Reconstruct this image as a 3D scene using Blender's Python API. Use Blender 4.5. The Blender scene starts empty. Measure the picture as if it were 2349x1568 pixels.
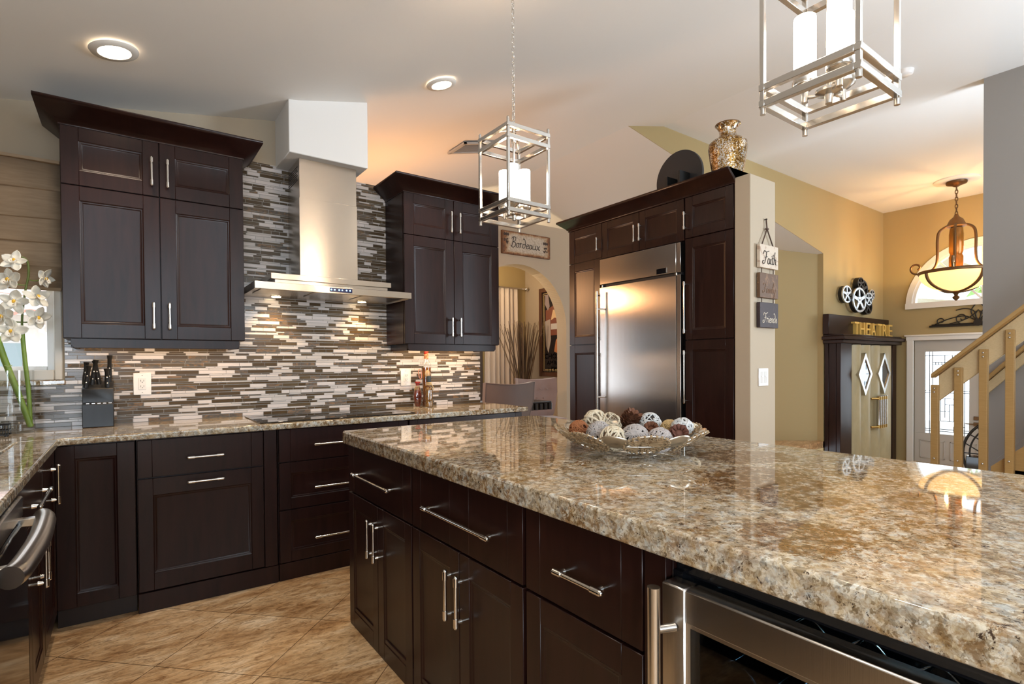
import bpy, math, random
from mathutils import Matrix, Vector
from math import sin, cos, pi, sqrt, atan2, radians
random.seed(7)
scene = bpy.context.scene
COL = scene.collection

# ------------------------------------------------------------------ camera
CAMH = 1.23
YAW, PITCH, ROLL = .627352, -.0134522, -.0069577
fw = Vector((sin(YAW)*cos(PITCH), cos(YAW)*cos(PITCH), sin(PITCH)))
rt = Vector((cos(YAW), -sin(YAW), 0)); up = rt.cross(fw)
rt, up = rt*cos(ROLL)+up*sin(ROLL), up*cos(ROLL)-rt*sin(ROLL)
cd = bpy.data.cameras.new('camera'); cam = bpy.data.objects.new('camera', cd); COL.objects.link(cam)
cam.matrix_world = Matrix(((rt.x, up.x, -fw.x, 0), (rt.y, up.y, -fw.y, 0), (rt.z, up.z, -fw.z, CAMH), (0, 0, 0, 1)))
cd.sensor_width = 36; cd.lens = 1224.854/2349*36; cd.shift_y = 64.54/2349
cd.clip_start = .02; cd.clip_end = 200
scene.camera = cam

# ------------------------------------------------------------------ world, exposure, daylight
w = bpy.data.worlds.new('world'); scene.world = w; w.use_nodes = True
bg = w.node_tree.nodes['Background']
bg.inputs[0].default_value = (.80, .90, 1.0, 1); bg.inputs[1].default_value = 3.0
scene.view_settings.view_transform = 'Standard'; scene.view_settings.look = 'None'
scene.view_settings.gamma = 1; scene.view_settings.use_curve_mapping = False
scene.view_settings.exposure = 0.48
scene.cycles.use_denoising = True
scene.cycles.max_bounces = 8; scene.cycles.diffuse_bounces = 5; scene.cycles.glossy_bounces = 4
scene.cycles.transparent_max_bounces = 12; scene.cycles.sample_clamp_indirect = 6
scene.cycles.caustics_reflective = False; scene.cycles.caustics_refractive = False

def area(name, loc, target, sx, sy, power, col, spread=180):
    l = bpy.data.lights.new(name, 'AREA'); l.shape = 'RECTANGLE'; l.size = sx; l.size_y = sy
    l.energy = power; l.color = col; l.spread = radians(spread)
    o = bpy.data.objects.new(name, l); COL.objects.link(o); o.location = loc
    o.rotation_euler = (Vector(target)-Vector(loc)).to_track_quat('-Z', 'Y').to_euler()
    return o
def point(name, loc, power, col, r=.05):
    l = bpy.data.lights.new(name, 'POINT'); l.energy = power; l.color = col; l.shadow_soft_size = r
    o = bpy.data.objects.new(name, l); COL.objects.link(o); o.location = loc
    return o
def spot(name, loc, power, col, ang=120, r=.06, blend=.6):
    l = bpy.data.lights.new(name, 'SPOT'); l.energy = power; l.color = col; l.shadow_soft_size = r
    l.spot_size = radians(ang); l.spot_blend = blend
    o = bpy.data.objects.new(name, l); COL.objects.link(o); o.location = loc
    return o
DAY = (.80, .90, 1.0); WARM = (1.0, .70, .42); AMBER = (1.0, .64, .26)
# daylight entering the windows of the rear wall and the dining-room side
area('rear_window_daylight', (.9, -3.93, 2.22), (.9, 0, 2.2), 2.6, .9, 44, (.62, .82, 1.0))
area('added_left_fill', (-.88, -1.5, 1.62), (1.4, -1.0, 2.4), 3.6, 1.3, 190, (.76, .88, 1.0))  # added cool side light, out of view; the left wall has no opening
# light added at the solid right wall, out of view, to brighten the ceiling
area('added_right_fill', (6.44, -.75, 1.55), (0, 1.6, 3.6), 2.8, 1.9, 330, (.78, .89, 1.0))
area('dining_window_daylight', (1.03, 6.2, 1.35), (4, 6.0, 1.45), 1.6, 1.2, 18, DAY)
area('added_foyer_fill', (9.0, -1.1, 2.0), (9.0, 3, 1.2), 2.4, 2.4, 90, DAY)  # added light before the closed foyer side wall, for the theatre cabinet

# ------------------------------------------------------------------ materials
def mat(name):
    m = bpy.data.materials.new(name); m.use_nodes = True
    return m, m.node_tree.nodes, m.node_tree.links, m.node_tree.nodes['Principled BSDF']
def setp(p, **k):
    for a, v in k.items():
        p.inputs[a].default_value = v
def simple(name, col, rough=.5, metal=0, spec=.5, coat=0, **k):
    m, n, l, p = mat(name)
    setp(p, **{'Base Color': (*col, 1), 'Roughness': rough, 'Metallic': metal, 'Specular IOR Level': spec, 'Coat Weight': coat})
    setp(p, **k)
    return m
def coords(n, l, scale=(1, 1, 1), rot=(0, 0, 0), loc=(0, 0, 0), kind='Object'):
    t = n.new('ShaderNodeTexCoord'); mp = n.new('ShaderNodeMapping')
    mp.inputs['Scale'].default_value = scale; mp.inputs['Rotation'].default_value = rot; mp.inputs['Location'].default_value = loc
    l.new(t.outputs[kind], mp.inputs[0]); return mp.outputs[0]
def noise(n, l, vec, scale, detail=4, rough=.55, dist=0):
    t = n.new('ShaderNodeTexNoise'); t.inputs['Scale'].default_value = scale; t.inputs['Detail'].default_value = detail
    t.inputs['Roughness'].default_value = rough; t.inputs['Distortion'].default_value = dist
    l.new(vec, t.inputs['Vector']); return t.outputs['Fac']
def ramp(n, l, fac, stops, interp='LINEAR'):
    r = n.new('ShaderNodeValToRGB'); r.color_ramp.interpolation = interp
    e = r.color_ramp.elements
    while len(e) < len(stops): e.new(.5)
    for i, (p, c) in enumerate(stops):
        e[i].position = p; e[i].color = (*c, 1)
    l.new(fac, r.inputs[0]); return r.outputs[0]
def mix(n, l, fac, a, b, mode='MIX'):
    m = n.new('ShaderNodeMix'); m.data_type = 'RGBA'; m.blend_type = mode
    for sock, v in ((m.inputs[0], fac), (m.inputs[6], a), (m.inputs[7], b)):
        if hasattr(v, 'links') or isinstance(v, bpy.types.NodeSocket): l.new(v, sock)
        elif isinstance(v, tuple): sock.default_value = (*v, 1) if len(v) == 3 else v
        else: sock.default_value = v
    return m.outputs[2]
def bump(n, l, p, h, strength=.2, dist=.01):
    b = n.new('ShaderNodeBump'); b.inputs['Strength'].default_value = strength; b.inputs['Distance'].default_value = dist
    l.new(h, b.inputs['Height']); l.new(b.outputs[0], p.inputs['Normal'])

def wood(name, c0, c1, rough=.30, scale=(14, 14, 1.6), spec=.5, coat=0):
    m, n, l, p = mat(name); v = coords(n, l, scale)
    c = ramp(n, l, noise(n, l, v, 2.2, 5, .6, .4), [(.3, c0), (.7, c1)])
    l.new(c, p.inputs['Base Color']); setp(p, Roughness=rough, **{'Specular IOR Level': spec, 'Coat Weight': coat, 'Coat Roughness': .2})
    return m
M = {}
M['wood'] = wood('espresso_wood', (.012, .0038, .0030), (.024, .0078, .0058), .30, spec=.30)
M['wood_dk'] = wood('espresso_wood_matte', (.012, .006, .005), (.02, .009, .007), .45)  # rougher espresso tone for toe boards and chair legs
M['wall'] = simple('beige_wall_paint', (.43, .355, .26), .7)
M['wall_olive'] = simple('olive_wall_paint', (.40, .305, .145), .7)
M['wall_gray'] = simple('taupe_gray_wall_paint', (.32, .30, .28), .7)
M['ceiling'] = simple('white_ceiling_paint', (.78, .78, .77), .8)
M['white'] = simple('white_trim_paint', (.78, .76, .72), .45)
M['plastic'] = simple('white_plastic', (.82, .81, .80), .3)
M['black'] = simple('black_satin', (.012, .012, .013), .35)
M['dark'] = simple('dark_recess', (.006, .006, .007), .6)
M['chrome'] = simple('polished_nickel', (.72, .70, .67), .12, 1)
M['nickel'] = simple('brushed_nickel', (.60, .575, .54), .24, 1)
M['gold'] = simple('aged_gold', (.55, .36, .12), .3, 1)
M['bronze'] = simple('rubbed_bronze', (.16, .085, .035), .4, .7)
M['iron'] = simple('black_iron', (.018, .015, .012), .5, .3)
def steel(name, col, rough, scale, arot=0):
    m, n, l, p = mat(name); v = coords(n, l, scale)
    f = noise(n, l, v, 3, 3, .6)
    l.new(ramp(n, l, f, [(.3, tuple(x*.93 for x in col)), (.7, col)]), p.inputs['Base Color'])
    setp(p, Metallic=1, Roughness=rough, Anisotropic=.85, **{'Anisotropic Rotation': arot})
    tg_ = n.new('ShaderNodeTangent'); tg_.direction_type = 'RADIAL'; tg_.axis = 'Z'; l.new(tg_.outputs[0], p.inputs['Tangent'])
    bump(n, l, p, f, .03, .002)
    return m
M['steel'] = steel('brushed_steel', (.58, .555, .53), .22, (220, 220, .6), 0)
M['steel_h'] = steel('brushed_steel_hood', (.60, .55, .49), .26, (.6, .6, 220), .25)
def granite():
    m, n, l, p = mat('granite'); v = coords(n, l)
    w1 = noise(n, l, v, 2.1, 4, .6, 1.2)
    base = ramp(n, l, noise(n, l, v, 30, 6, .72, .6), [(.28, (.22, .14, .06)), (.40, (.40, .31, .19)), (.51, (.52, .46, .36)), (.62, (.47, .475, .44)), (.74, (.33, .35, .35))])
    gold = ramp(n, l, noise(n, l, coords(n, l, loc=(1.3, 5.2, 0)), 48, 6, .76, .6), [(.47, (0, 0, 0)), (.56, (1, 1, 1))])
    pat = ramp(n, l, w1, [(.34, (.10, .10, .10)), (.50, (.75, .75, .75)), (.62, (1, 1, 1))])
    c1 = mix(n, l, mix(n, l, 1.0, gold, pat, 'MULTIPLY'), base, (.22, .115, .035))
    rust = ramp(n, l, noise(n, l, coords(n, l, loc=(3.1, 1.7, 0)), 2.6, 6, .66, 1.0), [(.57, (0, 0, 0)), (.66, (.95, .95, .95))])
    rn = ramp(n, l, noise(n, l, v, 42, 5, .75), [(.36, (.05, .05, .05)), (.56, (1, 1, 1))])
    def blob(x, y, r, dst):
        d = n.new('ShaderNodeVectorMath'); d.operation = 'DISTANCE'; d.inputs[1].default_value = (x, y, .91); l.new(v, d.inputs[0])
        a = n.new('ShaderNodeMath'); a.operation = 'MULTIPLY_ADD'; a.inputs[1].default_value = -1/r; a.inputs[2].default_value = 1.25; l.new(d.outputs['Value'], a.inputs[0])
        q = n.new('ShaderNodeMath'); q.operation = 'MULTIPLY_ADD'; q.inputs[1].default_value = 1.5; l.new(noise(n, l, v, 9, 6, .7, .8), q.inputs[0]); l.new(a.outputs[0], q.inputs[2])
        return ramp(n, l, q.outputs[0], [(.98, (0, 0, 0)), (1.0, (.95, .95, .95))] if dst else [(.98, (0, 0, 0)), (1.0, (.8, .8, .8))])
    blobs = [blob(1.36, .76, .17, 1), blob(1.27, .63, .11, 1), blob(1.20, .60, .07, 1), blob(1.72, .95, .10, 0), blob(.975, .47, .10, 1), blob(1.62, 1.02, .12, 0), blob(1.45, .40, .10, 0)]
    for q in blobs: rust = mix(n, l, 1.0, rust, q, 'LIGHTEN')
    c2 = mix(n, l, mix(n, l, 1.0, rust, rn, 'MULTIPLY'), c1, (.165, .075, .016))
    dk = ramp(n, l, noise(n, l, coords(n, l, loc=(9, 4, 2)), 64, 5, .78, .3), [(.59, (0, 0, 0)), (.635, (1, 1, 1))])
    c3 = mix(n, l, dk, c2, (.050, .030, .020))
    gr = ramp(n, l, noise(n, l, coords(n, l, loc=(7, 2, 4)), 55, 5, .74), [(.60, (0, 0, 0)), (.68, (.7, .7, .7))])
    c4 = mix(n, l, gr, c3, (.21, .215, .22))
    def cells(sc, lo, hi, loc):
        vo = n.new('ShaderNodeTexVoronoi'); vo.inputs['Scale'].default_value = sc; vo.inputs['Randomness'].default_value = 1
        mv = n.new('ShaderNodeVectorMath'); mv.operation = 'MULTIPLY_ADD'; mv.inputs[1].default_value = (.02, .02, .02)
        t_ = n.new('ShaderNodeTexNoise'); t_.inputs['Scale'].default_value = sc*.7; l.new(v, t_.inputs['Vector']); l.new(t_.outputs['Color'], mv.inputs[0]); l.new(v, mv.inputs[2]); l.new(mv.outputs[0], vo.inputs['Vector'])
        sp = n.new('ShaderNodeSeparateColor'); l.new(vo.outputs['Color'], sp.inputs[0]); return sp.outputs[0]
    k1 = ramp(n, l, cells(75, 0, 1, 0), [(0, (.62, .58, .52)), (.5, (1, 1, 1)), (1, (1.22, 1.24, 1.26))])
    k2 = ramp(n, l, cells(170, 0, 1, 0), [(0, (.52, .46, .38)), (.25, (.95, .95, .95)), (1, (1.12, 1.12, 1.12))])
    c4 = mix(n, l, 1.0, mix(n, l, 1.0, c4, k1, 'MULTIPLY'), k2, 'MULTIPLY')
    l.new(c4, p.inputs['Base Color']); setp(p, Roughness=.03, **{'Specular IOR Level': .6})
    return m
M['granite'] = granite()
def floor_mat():
    m, n, l, p = mat('travertine_floor_tile'); a = radians(45)
    v = coords(n, l, (1, 1, 1), (0, 0, a), (.0, .0, 0))
    b = n.new('ShaderNodeTexBrick'); b.offset = 0; b.squash = 1
    b.inputs['Scale'].default_value = 1; b.inputs['Brick Width'].default_value = .47; b.inputs['Row Height'].default_value = .47
    b.inputs['Mortar Size'].default_value = .0025; b.inputs['Mortar Smooth'].default_value = .3; b.inputs['Bias'].default_value = -.2
    b.inputs['Color1'].default_value = (1, 1, 1, 1); b.inputs['Color2'].default_value = (.80, .76, .70, 1); b.inputs['Mortar'].default_value = (.30, .26, .22, 1)
    ad = n.new('ShaderNodeVectorMath'); ad.inputs[1].default_value = (.38, -.03, 0); l.new(v, ad.inputs[0]); l.new(ad.outputs[0], b.inputs['Vector'])
    o = coords(n, l, (1, 1, 1), (0, 0, radians(12)))
    st = coords(n, l, (1, 2.6, 1), (0, 0, radians(-30)))
    c = ramp(n, l, noise(n, l, st, 3.2, 7, .68, .8), [(.30, (.30, .15, .055)), (.44, (.54, .33, .16)), (.56, (.70, .49, .28)), (.70, (.86, .70, .50))])
    f2 = ramp(n, l, noise(n, l, st, 17, 6, .7, 1.2), [(.36, (.55, .48, .42)), (.52, (1, 1, 1)), (.66, (1.15, 1.15, 1.15))])
    c = mix(n, l, 1.0, c, f2, 'MULTIPLY'); c = mix(n, l, 1.0, c, b.outputs['Color'], 'MULTIPLY')
    l.new(c, p.inputs['Base Color']); setp(p, Roughness=.38)
    bump(n, l, p, noise(n, l, st, 26, 5, .7), .18, .006)
    return m
M['floor'] = floor_mat()
def glass(name, tint=(1, 1, 1), refl=1.0):
    m = bpy.data.materials.new(name); m.use_nodes = True; n = m.node_tree.nodes; l = m.node_tree.links
    n.remove(n['Principled BSDF']); out = n['Material Output']
    t = n.new('ShaderNodeBsdfTransparent'); t.inputs[0].default_value = (*tint, 1)
    g = n.new('ShaderNodeBsdfGlossy'); g.inputs['Roughness'].default_value = .02
    lw = n.new('ShaderNodeLayerWeight'); lw.inputs[0].default_value = .5
    pw = n.new('ShaderNodeMath'); pw.operation = 'POWER'; pw.inputs[1].default_value = 4; l.new(lw.outputs['Facing'], pw.inputs[0])
    f = n.new('ShaderNodeMath'); f.operation = 'MULTIPLY_ADD'; f.inputs[1].default_value = .6; f.inputs[2].default_value = .045; l.new(pw.outputs[0], f.inputs[0])
    mx = n.new('ShaderNodeMixShader'); l.new(f.outputs[0], mx.inputs[0]); l.new(t.outputs[0], mx.inputs[1]); l.new(g.outputs[0], mx.inputs[2])
    l.new(mx.outputs[0], out.inputs[0]); return m
M['glass'] = glass('clear_glass', (.97, .98, .98)); M['glass_dark'] = glass('tinted_glass', (.35, .38, .42))
def emis(name, col, st):
    m, n, l, p = mat(name)
    setp(p, **{'Base Color': (*col, 1), 'Emission Color': (*col, 1), 'Emission Strength': st}); return m
M['bulb'] = emis('lit_white_glass', (1.0, .86, .70), 14)
M['can'] = emis('lit_can_lens', (1.0, .80, .58), 20)
M['hoodlamp'] = emis('lit_hood_lamp', (1.0, .74, .40), 30)
M['bowl_lit'] = emis('lit_amber_glass', (1.0, .60, .22), 1.15)
M['led'] = emis('blue_display', (.05, .22, 1.0), 4.0)
M['cooktop'] = simple('black_ceramic_glass', (.006, .006, .007), .04, 0, .6)
M['blackgloss'] = simple('black_gloss', (.006, .006, .007), .07, 0, .6)

# ------------------------------------------------------------------ mesh builder
WM = {}
class MB:
    def __init__(s): s.v = []; s.f = []; s.m = []; s.sm = []
    def add(s, vs, fs, mi=0, smooth=False):
        o = len(s.v); s.v += [tuple(x) for x in vs]
        for f in fs: s.f.append([i+o for i in f]); s.m.append(mi); s.sm.append(smooth)
        return s
    def box(s, x0, x1, y0, y1, z0, z1, mi=0):
        return s.add([(x0, y0, z0), (x1, y0, z0), (x1, y1, z0), (x0, y1, z0), (x0, y0, z1), (x1, y0, z1), (x1, y1, z1), (x0, y1, z1)],
                     [(0, 3, 2, 1), (4, 5, 6, 7), (0, 1, 5, 4), (1, 2, 6, 5), (2, 3, 7, 6), (3, 0, 4, 7)], mi)
    def obox(s, c, ax, ay, az, hx, hy, hz, mi=0):
        c = Vector(c); ax, ay, az = Vector(ax), Vector(ay), Vector(az); vs = []
        for k in (-1, 1):
            for i, j in ((-1, -1), (1, -1), (1, 1), (-1, 1)): vs.append(c+ax*hx*i+ay*hy*j+az*hz*k)
        return s.add(vs, [(0, 3, 2, 1), (4, 5, 6, 7), (0, 1, 5, 4), (1, 2, 6, 5), (2, 3, 7, 6), (3, 0, 4, 7)], mi)
    def bar(s, a, b, wx, wy, upv=(0, 0, 1), mi=0):
        a, b = Vector(a), Vector(b); z = (b-a); L = z.length; z.normalize()
        x = Vector(upv).cross(z)
        if x.length < 1e-4: x = Vector((1, 0, 0)).cross(z)
        x.normalize(); y = z.cross(x)
        return s.obox((a+b)/2, x, y, z, wx/2, wy/2, L/2, mi)
    def cyl(s, a, b, r0, r1=None, n=14, mi=0, caps=True):
        r1 = r0 if r1 is None else r1; a, b = Vector(a), Vector(b); z = (b-a).normalized()
        x = z.orthogonal().normalized(); y = z.cross(x); vs = []
        for p, r in ((a, r0), (b, r1)):
            for i in range(n): t = 2*pi*i/n; vs.append(p+x*(r*cos(t))+y*(r*sin(t)))
        s.add(vs, [(i, (i+1) % n, n+(i+1) % n, n+i) for i in range(n)], mi, True)
        if caps:
            o = len(s.v)-2*n; s.f += [[o+i for i in range(n-1, -1, -1)], [o+n+i for i in range(n)]]; s.m += [mi, mi]; s.sm += [False, False]
        return s
    def tube(s, pts, r, n=8, closed=False, mi=0, flat=None, smooth=True):
        P = [Vector(p) for p in pts]; N = len(P); n = max(n, 6)
        rs = r if isinstance(r, (list, tuple)) else [r]*N
        vs = []; prev = None
        for i, p in enumerate(P):
            a = P[i-1] if (i or closed) else p; b = P[(i+1) % N] if (i < N-1 or closed) else p
            t = (b-a); t = t.normalized() if t.length > 1e-9 else Vector((0, 0, 1))
            if prev is None: x = Vector(flat).cross(t) if flat else t.orthogonal()
            else: x = prev-t*prev.dot(t)
            if x.length < 1e-6: x = t.orthogonal()
            x.normalize(); prev = x; y = t.cross(x)
            for k in range(n): q = 2*pi*k/n; vs.append(p+x*(rs[i]*cos(q))+y*(rs[i]*sin(q)))
        fs = []
        for i in range(N if closed else N-1):
            j = (i+1) % N
            for k in range(n): fs.append((i*n+k, i*n+(k+1) % n, j*n+(k+1) % n, j*n+k))
        s.add(vs, fs, mi, smooth)
        if not closed:
            o = len(s.v)-N*n; s.f += [[o+k for k in range(n-1, -1, -1)], [o+(N-1)*n+k for k in range(n)]]; s.m += [mi, mi]; s.sm += [False, False]
        return s
    def lathe(s, prof, c=(0, 0, 0), n=28, mi=0, smooth=True, sx=1, sy=1):
        vs = []
        for r, z in prof:
            for i in range(n): t = 2*pi*i/n; vs.append((c[0]+r*cos(t)*sx, c[1]+r*sin(t)*sy, c[2]+z))
        fs = []
        for j in range(len(prof)-1):
            for i in range(n): fs.append((j*n+i, j*n+(i+1) % n, (j+1)*n+(i+1) % n, (j+1)*n+i))
        return s.add(vs, fs, mi, smooth)
    def ball(s, c, r, n=14, mi=0, sc=(1, 1, 1), rot=None):
        c = Vector(c); vs = []; h = n//2
        for j in range(h+1):
            ph = pi*j/h
            for i in range(n):
                t = 2*pi*i/n; q = Vector((sin(ph)*cos(t)*sc[0], sin(ph)*sin(t)*sc[1], cos(ph)*sc[2]))*r
                if rot: q = rot @ q
                vs.append(c+q)
        fs = [(j*n+i, (j+1)*n+i, (j+1)*n+(i+1) % n, j*n+(i+1) % n) for j in range(h) for i in range(n)]
        return s.add(vs, fs, mi, True)
    def prism(s, poly, f0, f1, mi=0):
        """poly: list of 2-tuples; f0,f1: functions (a,b)->xyz for the two end faces"""
        n = len(poly); vs = [f0(*p) for p in poly]+[f1(*p) for p in poly]
        return s.add(vs, [tuple(range(n-1, -1, -1)), tuple(range(n, 2*n))]+[(i, (i+1) % n, n+(i+1) % n, n+i) for i in range(n)], mi)
    def quad(s, a, b, c, d, mi=0): return s.add([a, b, c, d], [(0, 1, 2, 3)], mi)

def link(name, data): o = bpy.data.objects.new(name, data); COL.objects.link(o); return o
def props(o, label=None, cat=None, group=None, kind=None):
    if label: o['label'] = label
    if cat: o['category'] = cat
    if group: o['group'] = group
    if kind: o['kind'] = kind
    return o
def build(name, mb, mats, parent=None, bevel=0, world=True, seg=1, label=None, solid=0, sub=0):
    me = bpy.data.meshes.new(name); vs = mb.v
    W = WM.get(parent.name) if parent else None
    if W is not None and world:
        I = W.inverted(); vs = [tuple(I @ Vector(v)) for v in vs]
    me.from_pydata(vs, [], mb.f); me.validate(clean_customdata=False)
    mats = mats if isinstance(mats, (list, tuple)) else [mats]
    for m in mats: me.materials.append(M[m] if isinstance(m, str) else m)
    if len(me.polygons) == len(mb.f):
        me.polygons.foreach_set('material_index', mb.m); me.polygons.foreach_set('use_smooth', mb.sm)
    import bmesh
    b = bmesh.new(); b.from_mesh(me); bmesh.ops.recalc_face_normals(b, faces=b.faces[:]) if not solid else None; b.to_mesh(me); b.free()
    me.set_sharp_from_angle(angle=radians(64))
    o = link(name, me)
    if parent: o.parent = parent
    WM[o.name] = W if W is not None else Matrix.Identity(4)
    if bevel:
        md = o.modifiers.new('bevel', 'BEVEL'); md.width = bevel; md.segments = seg; md.limit_method = 'ANGLE'; md.angle_limit = radians(35)
    if solid:
        md = o.modifiers.new('solid', 'SOLIDIFY'); md.thickness = solid; md.offset = 0
    if sub:
        md = o.modifiers.new('sub', 'SUBSURF'); md.levels = sub; md.render_levels = sub
    if label: o['label'] = label
    return o
def thing(name, label, cat, loc=(0, 0, 0), rz=0, group=None):
    o = link(name, None); o.location = loc; o.rotation_euler = (0, 0, rz); o.empty_display_size = .1
    WM[o.name] = Matrix.Translation(loc) @ Matrix.Rotation(rz, 4, 'Z')
    return props(o, label, cat, group)
def solo(name, mb, mats, label, cat, group=None, **k):
    return props(build(name, mb, mats, **k), label, cat, group)
def struct(name, mb, mats, parent=None, **k):
    return props(build(name, mb, mats, parent, **k), kind='structure')
def copy_tree(o, parent=None):
    c = o.copy(); COL.objects.link(c)
    if parent: c.parent = parent
    WM[c.name] = WM[o.name]
    for ch in list(o.children): copy_tree(ch, c)
    return c
def text_mesh(txt, size, extrude=0, res=3):
    cu = bpy.data.curves.new('txt', 'FONT'); cu.body = txt; cu.size = size; cu.extrude = extrude; cu.resolution_u = res
    o = bpy.data.objects.new('txt', cu); COL.objects.link(o)
    dg = bpy.context.evaluated_depsgraph_get(); me = bpy.data.meshes.new_from_object(o.evaluated_get(dg))
    vs = [tuple(v.co) for v in me.vertices]; fs = [tuple(p.vertices) for p in me.polygons]
    bpy.data.objects.remove(o); bpy.data.curves.remove(cu); bpy.data.meshes.remove(me)
    return vs, fs
def smooth_path(P, k=6, closed=False):
    P = [Vector(p) for p in P]; N = len(P); out = []
    for i in range(N if closed else N-1):
        p0 = P[i-1] if (i or closed) else P[0]; p1 = P[i]; p2 = P[(i+1) % N]; p3 = P[(i+2) % N] if (closed or i < N-2) else P[-1]
        for j in range(k):
            t = j/k; out.append(.5*((2*p1)+(p2-p0)*t+(2*p0-5*p1+4*p2-p3)*t*t+(3*p1-p0-3*p2+p3)*t**3))
    if not closed: out.append(P[-1])
    return out

# ================================================================== STRUCTURE
W3 = 3.81
def p1(x): return 2.706+.171*x if x < .892 else 2.64+.245*x
RX, RZ = 4.28, 3.69                                  # dining ridge
E1 = 8.63
def qz(x): return RZ-.19*(x-RX)
ZF = 3.83; XF = (ZF-2.64)/.245
FL = -.5                                             # foyer floor level
# floors
b = MB(); b.box(-1.2, 6.0, -4.1, 9.0, -.1, 0); b.box(6.0, 9.0, 3.81, 9.0, -.1, 0); struct('floor', b, 'floor')
b = MB(); b.box(6.0, 11.2, -1.2, 3.9, FL-.1, FL); struct('floor_foyer', b, 'floor')
# ceilings
b = MB()
X0 = -1.0
xs_ = [X0, -.3, .1, .4, .65, .892, 1.15, 1.4, 1.8, 2.6, XF]
pk = lambda x: p1(x)
b.add([(x, y, pk(x)) for y in (-4.1, W3) for x in xs_], [(i, i+1, 11+i+1, 11+i) for i in range(10)], 0, True)
b.quad((XF, -4.1, ZF), (11.1, -4.1, ZF), (11.1, W3, ZF), (XF, W3, ZF))
struct('ceiling', b, 'ceiling')
b = MB()
b.quad((.892, W3, p1(.892)), (RX, W3, RZ), (RX, 9, RZ), (.892, 9, p1(.892)))
b.quad((RX, W3+.003, RZ), (E1, W3+.003, qz(E1)), (E1, 9, qz(E1)), (RX, 9, RZ))
struct('ceiling_dining', b, 'ceiling')
# back wall, full height on the left with the window opening
WX0, WX1, WZ0, WZ1 = -.88, -.275, 1.155, 2.30
b = MB()
b.box(-1.0, 1.33, W3, W3+.12, 0, WZ0); b.box(-1.0, WX0, W3, W3+.12, WZ0, WZ1); b.box(WX1, 1.33, W3, W3+.12, WZ0, WZ1)
b.prism([(-1.0, WZ1), (1.33, WZ1), (1.33, p1(1.33)+.04), (.892, p1(.892)+.04), (-1.0, p1(-1.0)+.04)], lambda x, z: (x, W3, z), lambda x, z: (x, W3+.12, z))
struct('wall_back', b, 'wall')
b = MB(); b.box(1.33, 2.423, W3, W3+.12, 0, 2.549); struct('wall_back_low', b, 'wall', bevel=.002)
b = MB(); b.box(-1.0, -.90, -4.1, 3.81, 0, 2.56); struct('wall_left', b, 'wall')
b = MB(); b.box(-1.0, 6.6, -4.1, -4.0, 0, 3.9); struct('wall_rear', b, 'wall')
b = MB(); b.box(6.47, 6.60, -4.0, 1.455, FL, 3.86); struct('wall_right', b, 'wall_gray')
# soffit over the hood
b = MB(); b.prism([(.83, 2.53), (1.33, 2.53), (1.33, p1(1.33)+.04), (.892, p1(.892)+.04), (.83, p1(.83)+.04)], lambda x, z: (x, 3.45, z), lambda x, z: (x, W3, z))
struct('wall_soffit', b, 'ceiling', bevel=.004)
# wing wall at the end of the pantry
b = MB(); b.box(3.39, 3.712, 1.957, 2.07, 0, 2.484); struct('wall_pillar', b, 'wall', bevel=.004)
# olive wall between kitchen/dining and foyer, bounded below by the dining ceiling
E1 = 8.63
b = MB()
b.prism([(RX, RZ+.001), (XF, ZF), (10.9, ZF), (10.9, FL), (E1, FL), (E1, qz(E1)+.001)], lambda x, z: (x, W3, z), lambda x, z: (x, W3+.1, z))
struct('wall_olive', b, 'wall_olive')
# diagonal wall in the recess
b = MB(); a0 = (8.72, 3.70+.0); 
b.prism([(8.68, 3.85), (6.9, 5.38), (6.98, 5.46), (8.76, 3.93)], lambda x, y: (x, y, FL), lambda x, y: (x, y, qz(x)+.02))
struct('wall_recess', b, 'wall_olive')
# foyer front wall with door and half-round transom openings
FX = 10.9; DY0, DY1, DZ1 = 2.43, 3.35, 1.56; AY, AR, AZ = 2.46, .94, 2.15
b = MB()
b.box(FX, FX+.15, DY1, 3.91, FL, AZ); b.box(FX, FX+.15, -1.2, DY0, FL, AZ); b.box(FX, FX+.15, DY0, DY1, DZ1, AZ)
b.box(FX, FX+.15, -1.2, AY-AR, AZ, 3.86); b.box(FX, FX+.15, AY+AR, 3.91, AZ, 3.86)
NA = 24
for i in range(NA):
    a, c = pi*i/NA, pi*(i+1)/NA
    ya, za, yc, zc = AY+AR*cos(a), AZ+AR*sin(a), AY+AR*cos(c), AZ+AR*sin(c)
    b.prism([(ya, za), (yc, zc), (yc, 3.86), (ya, 3.86)], lambda y, z: (FX, y, z), lambda y, z: (FX+.15, y, z))
struct('wall_foyer', b, 'wall_olive')
b = MB(); b.box(6.6, 11.05, -1.3, -1.2, FL, 3.86); struct('wall_foyer_side', b, 'wall_gray')
# arch wall of the dining room
AYW = 6.2; AC, ARR, AS = 4.645, .895, 1.76
b = MB(); ZT = 3.10
ztop = lambda x: min(3.28, p1(x)+.01, qz(x)+.01)
b.box(2.45, AC-ARR, AYW, AYW+.22, 0, AS); b.box(AC+ARR, 7.2, AYW, AYW+.22, 0, AS)
xs = [2.45, 2.8, 3.2, AC-ARR]+[AC-ARR*cos(pi*i/96) for i in range(1, 96)]+[AC+ARR, 6.0, 6.6, 7.2]
for x0, x1 in zip(xs, xs[1:]):
    f = lambda x: AS+sqrt(max(0, ARR**2-(x-AC)**2)) if abs(x-AC) <= ARR else AS
    b.prism([(x0, f(x0)), (x1, f(x1)), (x1, ztop(x1)), (x0, ztop(x0))], lambda x, z: (x, AYW, z), lambda x, z: (x, AYW+.22, z))
struct('wall_arch', b, 'wall')
GX0, GX1, GZ1, YB = 3.1, 5.03, 2.42, 7.8
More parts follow.
